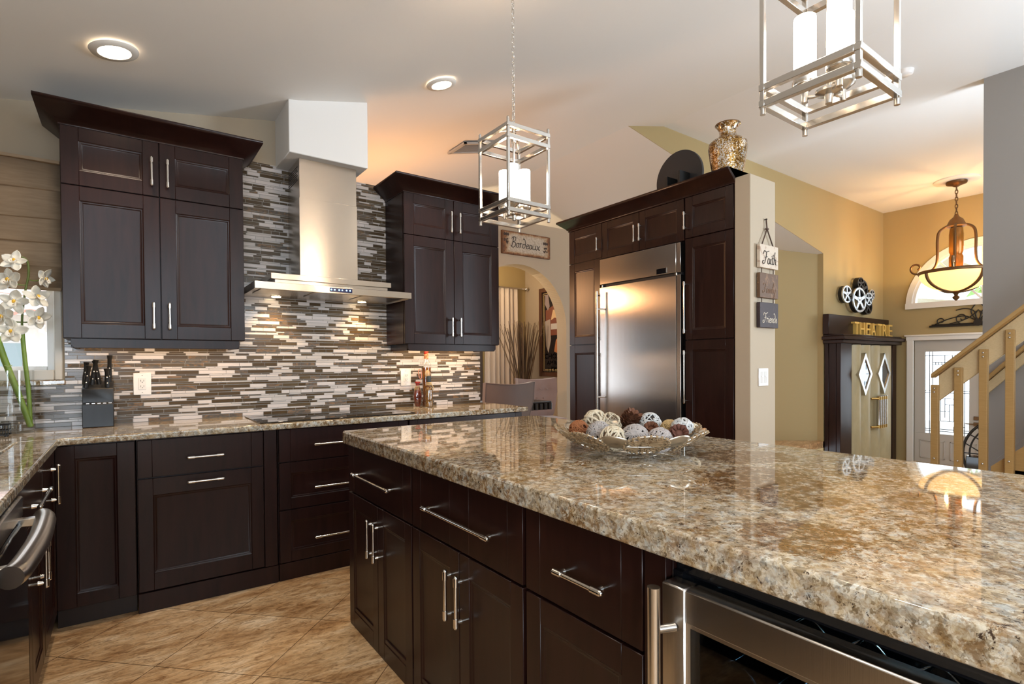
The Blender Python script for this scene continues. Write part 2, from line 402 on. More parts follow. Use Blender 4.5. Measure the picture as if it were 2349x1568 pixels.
b = MB(); b.box(1.0, GX0, YB, YB+.12, 0, 3.7); b.box(GX1, 6.1, YB, YB+.12, 0, 3.7); b.box(GX0, GX1, YB, YB+.12, GZ1, 3.7)
struct('wall_dining_back', b, 'wall_olive')
b = MB(); b.box(5.967, 6.08, AYW+.22, YB, 0, 3.5); struct('wall_dining_right', b, 'wall')
b = MB(); b.box(.88, 1.0, W3+.12, YB+.1, 0, 3.2); struct('wall_dining_left', b, 'wall')
# baseboards
b = MB(); b.box(5.95, 5.967, AYW+.22, YB, 0, .12); struct('baseboard_dining', b, 'white')
b = MB(); b.bar((7.38, 4.955, FL+.1), (6.9, 5.37, FL+.1), .03, .62); struct('baseboard_recess', b, 'white')
# stair flight behind the railing
b = MB()
for i in range(8): b.box(5.58, 6.46, 1.55-.24*(i+1), 1.55-.24*i, FL, FL+.19*(i+1)+.3)
struct('stairs', b, wood('stair_oak', (.22, .12, .045), (.32, .18, .07), .4))

# ------------------------------------------------------------------ mosaic backsplash
def slate():
    m, n, l, p = mat('slate_mosaic'); v = coords(n, l, (1, 1, 2))
    c = ramp(n, l, noise(n, l, v, 26, 5, .7, 1.0), [(.3, (.03, .028, .026)), (.48, (.10, .075, .05)), (.6, (.23, .12, .045)), (.75, (.15, .14, .12))])
    l.new(c, p.inputs['Base Color']); setp(p, Roughness=.4); bump(n, l, p, noise(n, l, v, 90, 4, .7), .5, .004); return m
TM = [simple('white_glass_tile', (.70, .64, .62), .16, 0, .4), simple('pale_glass_tile', (.60, .55, .525), .16, 0, .4),
      simple('brown_glass_tile', (.085, .056, .030), .16, 0, .35), simple('taupe_glass_tile', (.115, .082, .048), .16, 0, .35), slate(),
      simple('grout', (.48, .45, .42), .8)]
rng = random.Random(11)
b = MB(); HS = (.0195, .0115, .0055); G = .0031
def lay(x0, x1, z0, z1):
    b.box(x0, x1, W3-.006, W3, z0, z1, 5)
    z = .9015; r = 0
    while z < z1:
        h = HS[r % 3]; rowrng = random.Random(int(z*10000)); x = -1.0-rowrng.random()*.1; last = 0
        k = rowrng.choice((0, 1))
        while x < x1:
            L = rowrng.choice((.05, .075, .075, .10, .125, .15)); u = rowrng.random()
            if u < .42: mi = rowrng.choice((0, 0, 1))
            elif u < .86: mi = rowrng.choice((2, 2, 3))
            else: mi = 4
            a, c = max(x, x0), min(x+L-G, x1); zz0, zz1 = max(z, z0), min(z+h, z1)
            if c-a > .004 and zz1-zz0 > .002 and zz0 < z1: b.box(a, c, W3-.010, W3-.006, zz0, zz1, mi)
            x += L
        z += h+G; r += 1
lay(-.898, WX1+.01, .9, 1.131); lay(WX1+.01, 2.423, .9, 1.42); lay(.50, 1.67, 1.42, 2.549)
struct('wall_back_mosaic', b, TM)

# ------------------------------------------------------------------ kitchen window
wn = thing('window_1', None, None, (WX1, W3, WZ0)); wn['kind'] = 'structure'
b = MB(); fwd = .04
b.box(WX0, WX0+.035, W3-.005, W3+.11, WZ0, WZ1); b.box(WX1-.035, WX1, W3-.005, W3+.11, WZ0, WZ1)
b.box(WX0+.0355, WX1-.0355, W3-.012, W3+.109, WZ0, WZ0+.055); b.box(WX0+.0355, WX1-.0355, W3, W3+.109, WZ1-.04, WZ1)
build('window_frame', b, 'white', wn, bevel=.004)
b = MB(); b.box(WX0+.03, WX0+.07, W3+.05, W3+.09, WZ0+.05, WZ1-.03); b.box(WX1-.068, WX1-.033, W3+.05, W3+.09, WZ0+.05, WZ1-.03); b.box(WX0+.0705, WX1-.0685, W3+.05, W3+.09, WZ0+.05, WZ0+.075)
build('window_sash', b, 'plastic', wn, bevel=.003)
b = MB(); b.box(WX0+.03, WX1-.03, W3+.066, W3+.072, WZ0+.05, WZ1-.03); build('window_pane', b, 'glass', wn)
b = MB(); b.box(WX0-.01, WX1+.012, W3-.03, W3+.0, WZ0-.028, WZ0-.0); struct('trim_window_sill', b, 'granite', bevel=.004)
# roman shade
fab = wood('taupe_linen', (.36, .255, .165), (.45, .33, .22), .75, (3, 3, 30), .2)
sh = thing('roman_shade', 'folded taupe linen roman shade over the sink window', 'shade', (-.58, 3.77, 1.64))
pr = []
zz = [2.332, 2.19, 2.02, 1.90, 1.77]
b = MB()
prof = [(2.332, .0), (2.20, .004), (2.176, .020), (2.172, .010), (2.05, .010), (2.022, .022), (2.018, .011), (1.915, .014), (1.895, .026), (1.890, .014), (1.79, .018), (1.766, .030), (1.758, .016), (1.66, .020), (1.642, .026)]
n = 10; xs = [WX0-.012+(WX1+.0-WX0+.02)*i/n for i in range(n+1)]
vs = []
for z, d in prof:
    for i, x in enumerate(xs): vs.append((x, W3-.012-d-.006*sin(i*.9+z*9), z-.006*sin(pi*i/n)))
m_ = n+1
b.add(vs, [(j*m_+i, j*m_+i+1, (j+1)*m_+i+1, (j+1)*m_+i) for j in range(len(prof)-1) for i in range(n)], 0, True)
o = build('shade_fabric', b, fab, sh, solid=.004)
b = MB(); b.box(WX0-.01, WX1+.004, W3-.04, W3-.012, 2.318, 2.334); build('headrail', b, fab, sh)
b = MB(); b.box(WX0-.01, WX1+.004, W3-.052, W3-.03, 1.634, 1.652); build('hem_bar', b, fab, sh, bevel=.003)
# what stands outside the kitchen window
stucco = simple('pale_stucco', (.72, .66, .62), .9); terr = simple('terracotta_roof_tile', (.62, .23, .17), .7)
nh = thing('neighbor_house', 'pale neighboring house with wavy terracotta roof seen through the sink window', 'house', (-1.5, 10, 0))
b = MB(); b.box(-4.5, 1.5, 10, 14, -.3, 1.95); build('house_wall', b, stucco, nh)
b = MB()
for r in range(6):
    z = 1.95+.24*r; y = 9.6+.33*r; P = []
    N = 84
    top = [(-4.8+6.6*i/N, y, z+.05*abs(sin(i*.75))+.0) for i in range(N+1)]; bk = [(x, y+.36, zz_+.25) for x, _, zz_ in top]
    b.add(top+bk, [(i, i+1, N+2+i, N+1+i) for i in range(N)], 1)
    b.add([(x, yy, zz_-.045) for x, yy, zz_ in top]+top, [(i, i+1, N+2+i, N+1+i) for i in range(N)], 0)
build('roof', b, [terr, simple('painted_sun_roof_tile', (.80, .55, .48), .8)], nh)  # tile tops get a paler copy with bright daylight painted into the colour
b = MB(); b.box(-1.75, -1.15, 9.97, 10.0, .9, 1.55); build('window', b, simple('far_window', (.25, .3, .32), .2), nh)
def bush(name, c, r, label, n=90, seed=3, col=(.16, .30, .06)):
    rg = random.Random(seed); mb = MB()
    for i in range(n):
        d = Vector((rg.gauss(0, 1), rg.gauss(0, 1), rg.gauss(0, 1))).normalized()*r*(.5+.5*rg.random())
        q = Vector(c)+d; a = Vector((rg.gauss(0, 1), rg.gauss(0, 1), rg.gauss(0, 1))).normalized(); u = a.orthogonal().normalized()
        s_ = r*.22; mb.add([q-a*s_, q+u*s_*.5, q+a*s_, q-u*s_*.5], [(0, 1, 2, 3)])
    return solo(name, mb, simple(name+'_leaf', col, .6), label, name)
bush('shrub', (-.95, 8.6, .72), .50, 'green shrub outside the sink window below the roof', 120, 4)
b = MB(); b.box(-6, 12, 7.95, 20, -.25, -.2); struct('ground_outside', b, simple('lawn', (.16, .25, .07), .9))
b = MB(); b.box(11.3, 20, -6, 8, FL-.2, FL-.12); struct('ground_entry', b, simple('entry_paving', (.42, .40, .37), .9))

# ================================================================== CABINETS
def panel_door(mb, x0, x1, z0, z1, fwid=.07, t=.02, stile=None):
    """five-piece door, front at y=0: stiles, rails, stepped bead and flat centre panel"""
    st = stile or fwid
    mb.box(x0, x0+st, 0, t, z0, z1); mb.box(x1-st, x1, 0, t, z0, z1)
    mb.box(x0+st, x1-st, .0003, t, z1-fwid, z1); mb.box(x0+st, x1-st, .0003, t, z0, z0+fwid)
    a0, a1, c0, c1 = x0+st, x1-st, z0+fwid, z1-fwid
    lev = [(0, .0015), (.004, .0045), (.009, .0045), (.011, .0075), (.018, .0085)]
    vs = []
    for d, y in lev: vs += [(a0+d, y, c0+d), (a1-d, y, c0+d), (a1-d, y, c1-d), (a0+d, y, c1-d)]
    fs = [(4*j+i, 4*j+(i+1) % 4, 4*j+4+(i+1) % 4, 4*j+4+i) for j in range(len(lev)-1) for i in range(4)]
    k = 4*(len(lev)-1); fs.append((k, k+1, k+2, k+3))
    mb.add(vs, fs)
def slab_front(mb, x0, x1, z0, z1, st=.06, t=.02, mids=()):
    xs = [x0, x0+st]+list(mids)+[x1-st, x1]
    for i, (a, c) in enumerate(zip(xs, xs[1:])): mb.box(a, c, 0 if i % 2 == 0 else .0003, t, z0, z1)
def handle_mb(p0, p1, out=.036, r=.0058, cap=None, R=.0082):
    """bar pull between p0 and p1 (points on the door front, local coordinates), standing off toward -y"""
    p0, p1 = Vector(p0), Vector(p1); d = (p1-p0).normalized(); L = (p1-p0).length; o = Vector((0, -out, 0)); mb = MB()
    cap = cap or min(.034, L*.2)
    a, c = p0+o, p1+o
    mb.cyl(a+d*cap, c-d*cap, r, n=12)
    for q, s in ((a, 1), (c, -1)):
        e = d*s
        mb.cyl(q+e*.006, q+e*cap, R, n=14); mb.cyl(q+e*.002, q+e*.006, R*.8, R, n=14); mb.cyl(q, q+e*.002, R*.45, R*.62, n=14)
        mb.cyl(q+e*(cap*.62)+Vector((0, R*.8, 0)), q+e*(cap*.62)+Vector((0, out*.52, 0)), R*.62, R*.92, n=12)
        mb.cyl(q+e*(cap*.62)+Vector((0, out*.52, 0)), q+e*(cap*.62)+Vector((0, out, 0)), R*.55, R*.55, n=12)
    return mb
def add_handle(door, p0, p1, **k): return build('handle', handle_mb(p0, p1, **k), 'chrome', door, world=False, label='polished bar pull')
def crown_mb(x0, x1, depth, z0, z1, out, sides=(1, 1)):
    mb = MB(); lev = [(0.004, z0), (.004, z0+.012), (.014, z0+.018), (.018, z0+.026), (out-.006, z1-.020), (out, z1-.016), (out, z1), (out-.012, z1), (-.012, z0+.030)]
    L = []
    for d, z in lev:
        L.append([(x0-d*sides[0], depth, z), (x0-d*sides[0], -d, z), (x1+d*sides[1], -d, z), (x1+d*sides[1], depth, z)])
    vs = [p for r in L for p in r]; fs = []
    for j in range(len(L)-1):
        for i in range(4): fs.append((4*j+i, 4*j+(i+1) % 4, 4*j+4+(i+1) % 4, 4*j+4+i))
    k = 4*(len(L)-1); fs += [(k, k+1, k+2, k+3), (3, 2, 1, 0)]
    mb.add(vs, fs); return mb
def cab(name, label, loc, rz, group=None, cat='cabinet'): return thing(name, label, cat, loc, rz, group)
def cpart(c, name, mb, mt='wood', bevel=.0014): return build(name, mb, mt, c, bevel=bevel, world=False)

# ---- wall cabinets
def wall_cab(label, x0, x1, sx):
    c = cab('wall_cabinet', label, (x0, 3.481, 1.37), 0, 'wall cabinets either side of the hood'); wd = x1-x0; m = wd/2+sx
    b = MB(); b.box(0, wd, .0215, .325, 0, 1.10); cpart(c, 'carcass', b)
    for (a, e, z0, z1, hx, h0, h1) in ((.003, m-.002, .775, 1.070, m-.035, .82, .977), (m+.002, wd-.003, .775, 1.070, m+.037, .82, .977), (.003, m-.002, .003, .770, m-.035, .054, .20), (m+.002, wd-.003, .003, .770, m+.037, .054, .20)):
        b = MB(); panel_door(b, a, e, z0, z1, .072); d = cpart(c, 'door', b); add_handle(d, (hx, 0, h0), (hx, 0, h1))
    cpart(c, 'crown_molding', crown_mb(0, wd, .325, 1.065, 1.165, .092), bevel=0)
    b = MB(); k = .03
    b.prism([(k, 0), (wd-k, 0), (wd-k, -.032), (wd-k-.014, -.048), (k+.014, -.048), (k, -.032)], lambda x, z: (x, .012, z), lambda x, z: (x, .032, z))
    b.box(k, k+.02, .032, .32, -.046, 0); b.box(wd-k-.02, wd-k, .032, .32, -.046, 0)
    cpart(c, 'light_rail', b); return c
wall_cab('tall dark wood wall cabinet between the sink window and the range hood', -.25, .58, 0)
wall_cab('tall dark wood wall cabinet right of the range hood above the bottles', 1.595, 2.405, -.003)

for x0, x1 in ((-.2, .53), (1.65, 2.35)):
    area('under_cabinet_light', ((x0+x1)/2, 3.60, 1.352), ((x0+x1)/2, 3.72, .9), x1-x0, .03, 1.3 if x0 < 0 else 2.4, (1.0, .68, .38))
# ---- base cabinets on the back wall
def base_cab(label, x0, x1, depth=.57, loc=None, rz=0, toe=False, H=.866, well=None):
    c = cab('base_cabinet', label, loc or (x0, 3.21, 0), rz); wd = abs(x1-x0)
    b = MB()
    if well: b.box(0, wd, .0215, .10, .098, H); b.box(well[0], wd-well[1], .1005, depth, .098, .68); b.box(wd-well[1], wd, .1005, depth, .098, H) if well[1] else None
    else: b.box(0, wd, .0215, depth, .098, H)
    cpart(c, 'carcass', b)
    b = MB(); b.box(0, wd, .055 if toe else .003, .075, 0, .097); cpart(c, 'toe_board', b, 'wood_dk' if toe else 'wood')
    return c
c = base_cab('corner base cabinet with one narrow panel door below the knife block', -.27, .036, toe=True)
b = MB(); panel_door(b, .004, .303, .10, .858, .062, stile=.07); cpart(c, 'door', b)
c = base_cab('base cabinet with a drawer over one wide pull-out front, left of the cooktop drawers', .04, .69)
b = MB(); slab_front(b, .004, .576, .672, .858, .06); d = cpart(c, 'drawer', b); add_handle(d, (.21, 0, .758), (.38, 0, .758))
b = MB(); panel_door(b, .004, .576, .105, .665, .085, stile=.062); d = cpart(c, 'door', b); add_handle(d, (.21, 0, .632), (.38, 0, .632))
b = MB(); b.box(.580, .646, .001, .02, .1, .864); cpart(c, 'filler_strip', b)
c = base_cab('three-drawer dark wood base cabinet under the cooktop', .694, 1.49)
for z0, z1, hz, kind in ((.676, .860, .766, 0), (.404, .670, .518, 1), (.102, .398, .224, 1)):
    b = MB()
    if kind: panel_door(b, .004, .792, z0, z1, .062, stile=.062)
    else: slab_front(b, .004, .792, z0, z1, .062)
    d = cpart(c, 'drawer', b); add_handle(d, (.188, 0, hz), (.608, 0, hz))
c = base_cab('dark wood base cabinet at the dining end under the bottles', 1.494, 2.42)
b = MB(); slab_front(b, .004, .922, .676, .860, .06); d = cpart(c, 'drawer', b); add_handle(d, (.37, 0, .766), (.57, 0, .766))
for a, e, hx in ((.004, .461, .43), (.465, .922, .50)):
    b = MB(); panel_door(b, a, e, .102, .670, .062); d = cpart(c, 'door', b); add_handle(d, (hx, 0, .45), (hx, 0, .62))

# ---- left run (faces +X): local x runs along +Y
LX = -.265
def lcab(label, y0, y1, well=None): return base_cab(label, 0, y1-y0, .60, (LX, y0, 0), radians(90), toe=True, well=well)
c = lcab('corner base cabinet with an upright bar pull left of the narrow corner door', 2.745, 3.205, (0, .33))
b = MB(); panel_door(b, .004, .44, .10, .858, .062); d = cpart(c, 'door', b); add_handle(d, (.072, 0, .672), (.072, 0, .835), out=.042)
c = lcab('sink base cabinet with one drawer pull over two doors', 2.07, 2.74, (0, 0))
b = MB(); slab_front(b, .004, .666, .70, .858, .06); d = cpart(c, 'drawer', b); add_handle(d, (.17, 0, .785), (.49, 0, .785), out=.042)
for a, e, hx in ((.004, .333, .30), (.337, .666, .375)):
    b = MB(); panel_door(b, a, e, .10, .694, .062); d = cpart(c, 'door', b); add_handle(d, (hx, 0, .485), (hx, 0, .635), out=.042)
c = lcab('base cabinet near the camera at the left edge', .80, 1.425)
b = MB(); panel_door(b, .004, .62, .10, .858, .062); d = cpart(c, 'door', b); add_handle(d, (.07, 0, .6), (.07, 0, .76))
dw = thing('dishwasher', 'black dishwasher with a fat steel tube handle at the lower left', 'dishwasher', (LX, 1.435, 0), radians(90))
b = MB(); b.box(0, .62, .03, .58, .02, .86); build('body', b, 'black', dw, world=False)
b = MB(); b.box(.004, .616, -.032, .028, .10, .80); build('door', b, 'blackgloss', dw, bevel=.004, world=False)
b = MB(); b.box(.004, .616, -.024, .028, .803, .862); build('control_strip', b, 'steel', dw, bevel=.003, world=False)
b = MB(); P = [(.04, -.070, .80), (.10, -.080, .80), (.31, -.087, .80), (.52, -.080, .80), (.585, -.070, .80)]
b.tube(smooth_path(P, 5), .024, 16)
h = build('handle', b, 'nickel', dw, world=False, label='steel tube handle')
for xb in (.075, .53): b = MB(); b.box(xb, xb+.025, -.066, -.02, .790, .812); build('handle_bracket', b, 'nickel', dw, world=False, bevel=.002)

# ---- granite worktops
def worktop(name, poly, z0, z1, label, cat='countertop', hole=None):
    b = MB(); b.prism(poly, lambda x, y: (x, y, z0), lambda x, y: (x, y, z1))
    return solo(name, b, 'granite', label, cat, bevel=.007, seg=3)
worktop('countertop', [(-.895, 3.795), (-.895, 3.16), (-.78, 3.16), (-.78, 2.86), (-.388, 2.86), (-.388, 3.16), (-.247, 3.16), (-.232, 3.18), (2.455, 3.18), (2.455, 3.795)], .866, .90, 'granite countertop along the back wall and cooktop')
worktop('countertop', [(-.895, 2.858), (-.895, .7), (-.247, .7), (-.247, 3.158), (-.386, 3.158), (-.386, 2.20), (-.78, 2.20), (-.78, 2.858)], .866, .90, 'granite countertop above the dishwasher, cut out for the sink')
b = MB(); P = [(-.775, 2.205, .87), (-.391, 2.205, .87), (-.391, 2.855, .87), (-.775, 2.855, .87)]; Q = [(x*1.0, y, .69) for x, y, _ in P]
b.add(P+Q, [(0, 1, 5, 4), (1, 2, 6, 5), (2, 3, 7, 6), (3, 0, 4, 7), (4, 5, 6, 7)])
b.box(-.785, -.381, 2.195, 2.205, .85, .866)
solo('sink', b, 'steel', 'steel undermount sink cut into the left countertop', 'sink')

# ---- island
IX, IY = .851, 2.50
def icab(label, y0, y1, depth=1.10): return base_cab(label, 0, y0-y1, depth, (IX, y0, 0), radians(-90), H=.855)
def isl_pair(c, wd, m, h0, h1):
    b = MB(); slab_front(b, .004, wd-.004, .636, .850, .07, mids=(m-.06, m+.06) if c.get('mid') else ()); d = cpart(c, 'drawer', b); add_handle(d, (h0, 0, .737), (h1, 0, .737))
    for a, e, hx in ((.004, m-.002, m-.028), (m+.002, wd-.004, m+.040)):
        b = MB(); panel_door(b, a, e, .012, .628, .066, stile=.058); d = cpart(c, 'door', b); add_handle(d, (hx, 0, .41), (hx, 0, .575))
c = icab('island cabinet at the far end with a drawer over two narrow doors', 2.50, 1.813); isl_pair(c, .687, .355, .145, .55)
c = icab('middle island cabinet with a wide drawer over two doors', 1.81, 1.128); c['mid'] = 1; isl_pair(c, .682, .342, .15, .565)
del c['mid']
c = icab('island cabinet beside the beverage cooler with a drawer over one door', 1.125, .665)
b = MB(); slab_front(b, .008, .40, .636, .850, .058); d = cpart(c, 'drawer', b); add_handle(d, (.158, 0, .737), (.322, 0, .737))
b = MB(); panel_door(b, .008, .40, .012, .628, .066, stile=.058); cpart(c, 'door', b)
b = MB(); b.box(.404, .458, .001, .02, .012, .850); cpart(c, 'filler_strip', b)
b = MB(); slab_front(b, 0, .35, .012, .85, .06)
c = icab('plain island end cabinet past the beverage cooler', .04, -.42); b = MB(); panel_door(b, .004, .456, .012, .85, .066); cpart(c, 'door', b)
worktop('island_countertop', [(.826, 2.50), (.838, 2.53), (1.955, 2.53), (1.993, 2.495), (1.993, -.45), (.826, -.45)], .856, .914, 'thick polished granite top on the kitchen island')

# ---- beverage cooler
wc = thing('beverage_cooler', 'steel framed glass-door beverage cooler in the island', 'cooler', (IX, .662, 0), radians(-90))
b = MB(); b.box(0, .615, .05, .07, .0, .84); b.box(0, .02, .05, .58, 0, .84); b.box(.595, .615, .05, .58, 0, .84); b.box(0, .615, .56, .58, 0, .84); b.box(0, .615, .05, .58, .0, .02); b.box(0, .615, .05, .58, .82, .84)
b2 = MB(); b2.box(0, .02, .02, .58, .02, .822); b2.box(.595, .615, .02, .58, .02, .822); b2.box(0, .615, .56, .58, .02, .822); b2.box(0, .615, .03, .58, .0, .02); b2.box(0, .615, .03, .58, .815, .835)
build('cabinet_shell', b2, 'blackgloss', wc, world=False)
b = MB(); t = .042; z0, z1 = .03, .812
b.box(.006, .058, -.026, .018, z0, z1); b.box(.557, .609, -.026, .018, z0, z1); b.box(.058, .557, -.026, .018, z1-.062, z1); b.box(.058, .557, -.026, .018, z0, z0+.062)
d = build('door_frame', b, 'steel', wc, bevel=.003, world=False)
b = MB(); b.box(.058, .066, -.02, .012, z0+.062, z1-.062); b.box(.549, .557, -.02, .012, z0+.062, z1-.062); b.box(.066, .549, -.02, .012, z0+.062, z0+.07); b.box(.066, .549, -.02, .012, z1-.07, z1-.062)
build('gasket', b, 'nickel', d, world=False)
b = MB(); b.box(.064, .551, -.006, .0, z0+.066, z1-.066); build('glass', b, 'glass_dark', d, world=False)
b = MB(); b.cyl((.020, -.066, .20), (.020, -.066, .815), .012, n=18)
for z in (.30, .735): b.cyl((.020, -.066, z), (.036, -.026, z), .0075, .0085, n=12)
build('handle', b, 'nickel', d, world=False, label='round brushed bar handle')
for i, z in enumerate((.665, .56, .455, .35, .245)):
    b = MB(); wv = [(.09+.45*k/40, .0, z+.018*sin(k*pi/5)) for k in range(41)]
    b.tube([(x, .045, q) for x, _, q in wv], .0028, 6); b.tube([(x, .32, q) for x, _, q in wv], .0028, 6)
    for k in range(2, 41, 5): b.tube([(wv[k][0], .045, wv[k][2]), (wv[k][0], .32, wv[k][2]+.004)], .0024, 6)
    build('wire_rack', b, 'chrome', wc, world=False)
pl = point('cooler_light', (.851+.25, .35, .79), .5, (.35, .75, 1.0), .05)

# ---- pantry wall (faces -X): local x runs along -Y from the arch end
PX, PY = 3.39, 3.752
def pcab(label, y0, y1): return thing('pantry_cabinet', label, 'cabinet', (PX, y0, 0), radians(-90), 'tall cabinets around the refrigerator')
def ppart(c, *a, **k): return cpart(c, *a, **k)
c = pcab('tall pantry cabinet left of the refrigerator, beside the arch', PY, 3.345)
b = MB(); b.box(0, .405, .0215, .50, .02, 2.46); cpart(c, 'carcass', b)
for z0, z1, h0, h1, x1 in ((2.146, 2.445, 2.206, 2.325, .425), (1.394, 2.139, 1.424, 1.838, .403), (.10, 1.387, .93, 1.312, .403)):
    b = MB(); panel_door(b, .004, x1, z0, z1, .07); d = cpart(c, 'door', b); add_handle(d, (.395, 0, h0), (.395, 0, h1))
c = pcab('two-door dark wood cabinet bridging above the refrigerator', 3.345, 2.475)
b = MB(); b.box(0, .87, .0215, .50, 2.135, 2.46); cpart(c, 'carcass', b)
for a, e, hx in ((.022, .435, .409), (.439, .866, .464)):
    b = MB(); panel_door(b, a, e, 2.135, 2.445, .062); d = cpart(c, 'door', b); add_handle(d, (hx, 0, 2.203), (hx, 0, 2.345))
c = pcab('tall pantry cabinet right of the refrigerator, against the pillar', 2.472, 2.073)
b = MB(); b.box(0, .398, .0215, .50, .02, 2.46); cpart(c, 'carcass', b)
for z0, z1, h0, h1 in ((2.146, 2.445, 2.203, 2.34), (1.394, 2.139, 1.437, 1.826), (.10, 1.387, .92, 1.316)):
    b = MB(); panel_door(b, .004, .394, z0, z1, .07, stile=.062); d = cpart(c, 'door', b); add_handle(d, (.018, 0, h0), (.018, 0, h1))
o = solo('crown_molding', crown_mb(0, PY-2.065, .50, 2.448, 2.545, .085, (1, 0)), 'wood', 'dark wood crown molding running along the top of the refrigerator wall', 'molding')
o.location = (PX, PY, 0); o.rotation_euler = (0, 0, radians(-90))
o['label'] = 'long dark wood crown molding on top of the refrigerator cabinets, under the vase'
# refrigerator
rf = thing('refrigerator', 'tall built-in stainless steel refrigerator', 'refrigerator', (PX, 3.338, 0), radians(-90))
b = MB(); b.box(.003, .838, .03, .50, .02, 2.13); build('body', b, 'dark', rf, world=False)
b = MB(); b.box(.003, .80, -.018, .03, 1.905, 2.126); g = build('top_grille', b, 'steel', rf, bevel=.003, world=False)
b = MB(); b.box(.62, .715, -.021, -.017, 1.912+.0, 1.952); build('display', b, 'blackgloss', g, world=False, bevel=.001)
b = MB(); b.box(.705, .715, -.0225, -.019, 1.914, 1.952); build('display_trim', b, 'chrome', g, world=False)
b = MB(); NB = 14
for k in range(NB):
    x0, x1 = .003+.797*k/NB, .003+.797*(k+1)/NB; f = lambda x: -.018-.006*sin(pi*(x-.003)/.797)
    b.prism([(x0, f(x0)), (x1, f(x1)), (x1, .03), (x0, .03)], lambda x, y: (x, y, .11), lambda x, y: (x, y, 1.878))
d = build('door', b, 'steel', rf, world=False)
b = MB(); b.cyl((.024, -.075, .55), (.024, -.075, 1.845), .0105, n=16)
for z in (.93, 1.69): b.cyl((.024, -.075, z), (.06, -.018, z), .0075, n=12)
build('handle', b, 'nickel', d, world=False, label='full-height round bar handle')
b = MB(); b.box(.802, .838, -.014, .03, .11, 1.885); b.box(.802, .838, -.014, .03, 1.905, 2.126); build('side_trim', b, 'nickel', rf, bevel=.002, world=False)
b = MB(); b.box(.003, .838, .0, .03, 1.880, 1.903); build('vent_gap', b, 'dark', rf, world=False)
b = MB(); b.cyl((.03, -.012, 1.882), (.03, -.012, 1.90), .01); b.cyl((.80, -.012, 1.882), (.80, -.012, 1.90), .01); build('hinge', b, 'chrome', rf, world=False)

# ================================================================== RANGE HOOD and COOKTOP
hd = thing('range_hood', 'stainless steel chimney range hood above the cooktop', 'range hood', (1.083, 3.5, 1.665))
b = MB(); b.box(.6065, 1.5585, 3.3065, 3.80, 1.672, 1.7055); b.box(.600, 1.565, 3.30, 3.306, 1.664, 1.706); b.box(.600, .606, 3.3065, 3.80, 1.664, 1.706); b.box(1.559, 1.565, 3.3065, 3.80, 1.664, 1.706)
cn = build('canopy', b, 'steel_h', hd, bevel=.0015)
b = MB(); b.box(1.021, 1.160, 3.2975, 3.3003, 1.674, 1.698); cp = build('control_panel', b, simple('navy_panel', (.006, .01, .06), .2), cn)
for i, x in enumerate((1.030, 1.050, 1.078, 1.097, 1.124, 1.146)):
    b = MB(); b.cyl((x, 3.2965, 1.687), (x, 3.298, 1.687), .0042 if i != 3 else .0035, n=10); build('button_light', b, emis('blue_led', (.15, .45, 1.0), 9) if i == 0 else bpy.data.materials['blue_led'], cp)
for i in range(3):
    x0 = .64+.302*i; b = MB(); b.box(x0, x0+.285, 3.335, 3.60, 1.666, 1.672); build('filter_panel', b, 'nickel', cn, bevel=.002)
for x in (.80, 1.37):
    b = MB(); b.cyl((x, 3.70, 1.669), (x, 3.70, 1.673), .036, n=24); lr = build('lamp_ring', b, 'chrome', cn)
    b = MB(); b.cyl((x, 3.70, 1.6665), (x, 3.70, 1.669), .028, n=24); build('lamp_lens', b, 'hoodlamp', lr)
    s = spot('hood_lamp_light', (x, 3.70, 1.66), 9, (1.0, .66, .28), 120, .025, .8)
b = MB(); b.box(.727, 1.502, 3.49, 3.80, 1.754, 1.790); b.box(.75, 1.48, 3.50, 3.80, 1.706, 1.754); build('upper_plate', b, 'steel_h', hd, bevel=.0015)
hx0, hx1 = .903, 1.275
b = MB(); b.box(hx0, hx1, 3.515, 3.80, 1.79, 2.283); build('lower_chimney', b, 'steel_h', hd, bevel=.001)
b = MB(); b.box(hx0+.003, hx1-.003, 3.518, 3.80, 2.283, 2.53); uc = build('upper_chimney', b, 'steel_h', hd, bevel=.001)
b = MB()
for r in range(7):
    for k in range(6): yy = 3.56+.036*k+(.018 if r % 2 else 0); b.box(hx0+.0022, hx0+.0032, yy, yy+.028, 2.40+.014*r, 2.407+.014*r)
build('vent_slot', b, 'dark', uc)
b = MB(); b.box(.607, 1.555, 3.235, 3.715, .9005, .907)
ct = thing('cooktop', 'flat black glass cooktop set in the back countertop', 'cooktop', (1.08, 3.47, .9)); build('glass_top', b, 'cooktop', ct, bevel=.002)
for x, y, r in ((.80, 3.58, .09), (.80, 3.36, .075), (1.08, 3.48, .11), (1.36, 3.58, .075), (1.36, 3.36, .09)):
    b = MB(); b.tube([(x+r*cos(t*pi/20), y+r*sin(t*pi/20), .9074) for t in range(40)], .0008, 4, closed=True); build('burner_ring', b, simple('ring_gray', (.09, .09, .09), .3) if 'ring_gray' not in bpy.data.materials else bpy.data.materials['ring_gray'], ct)

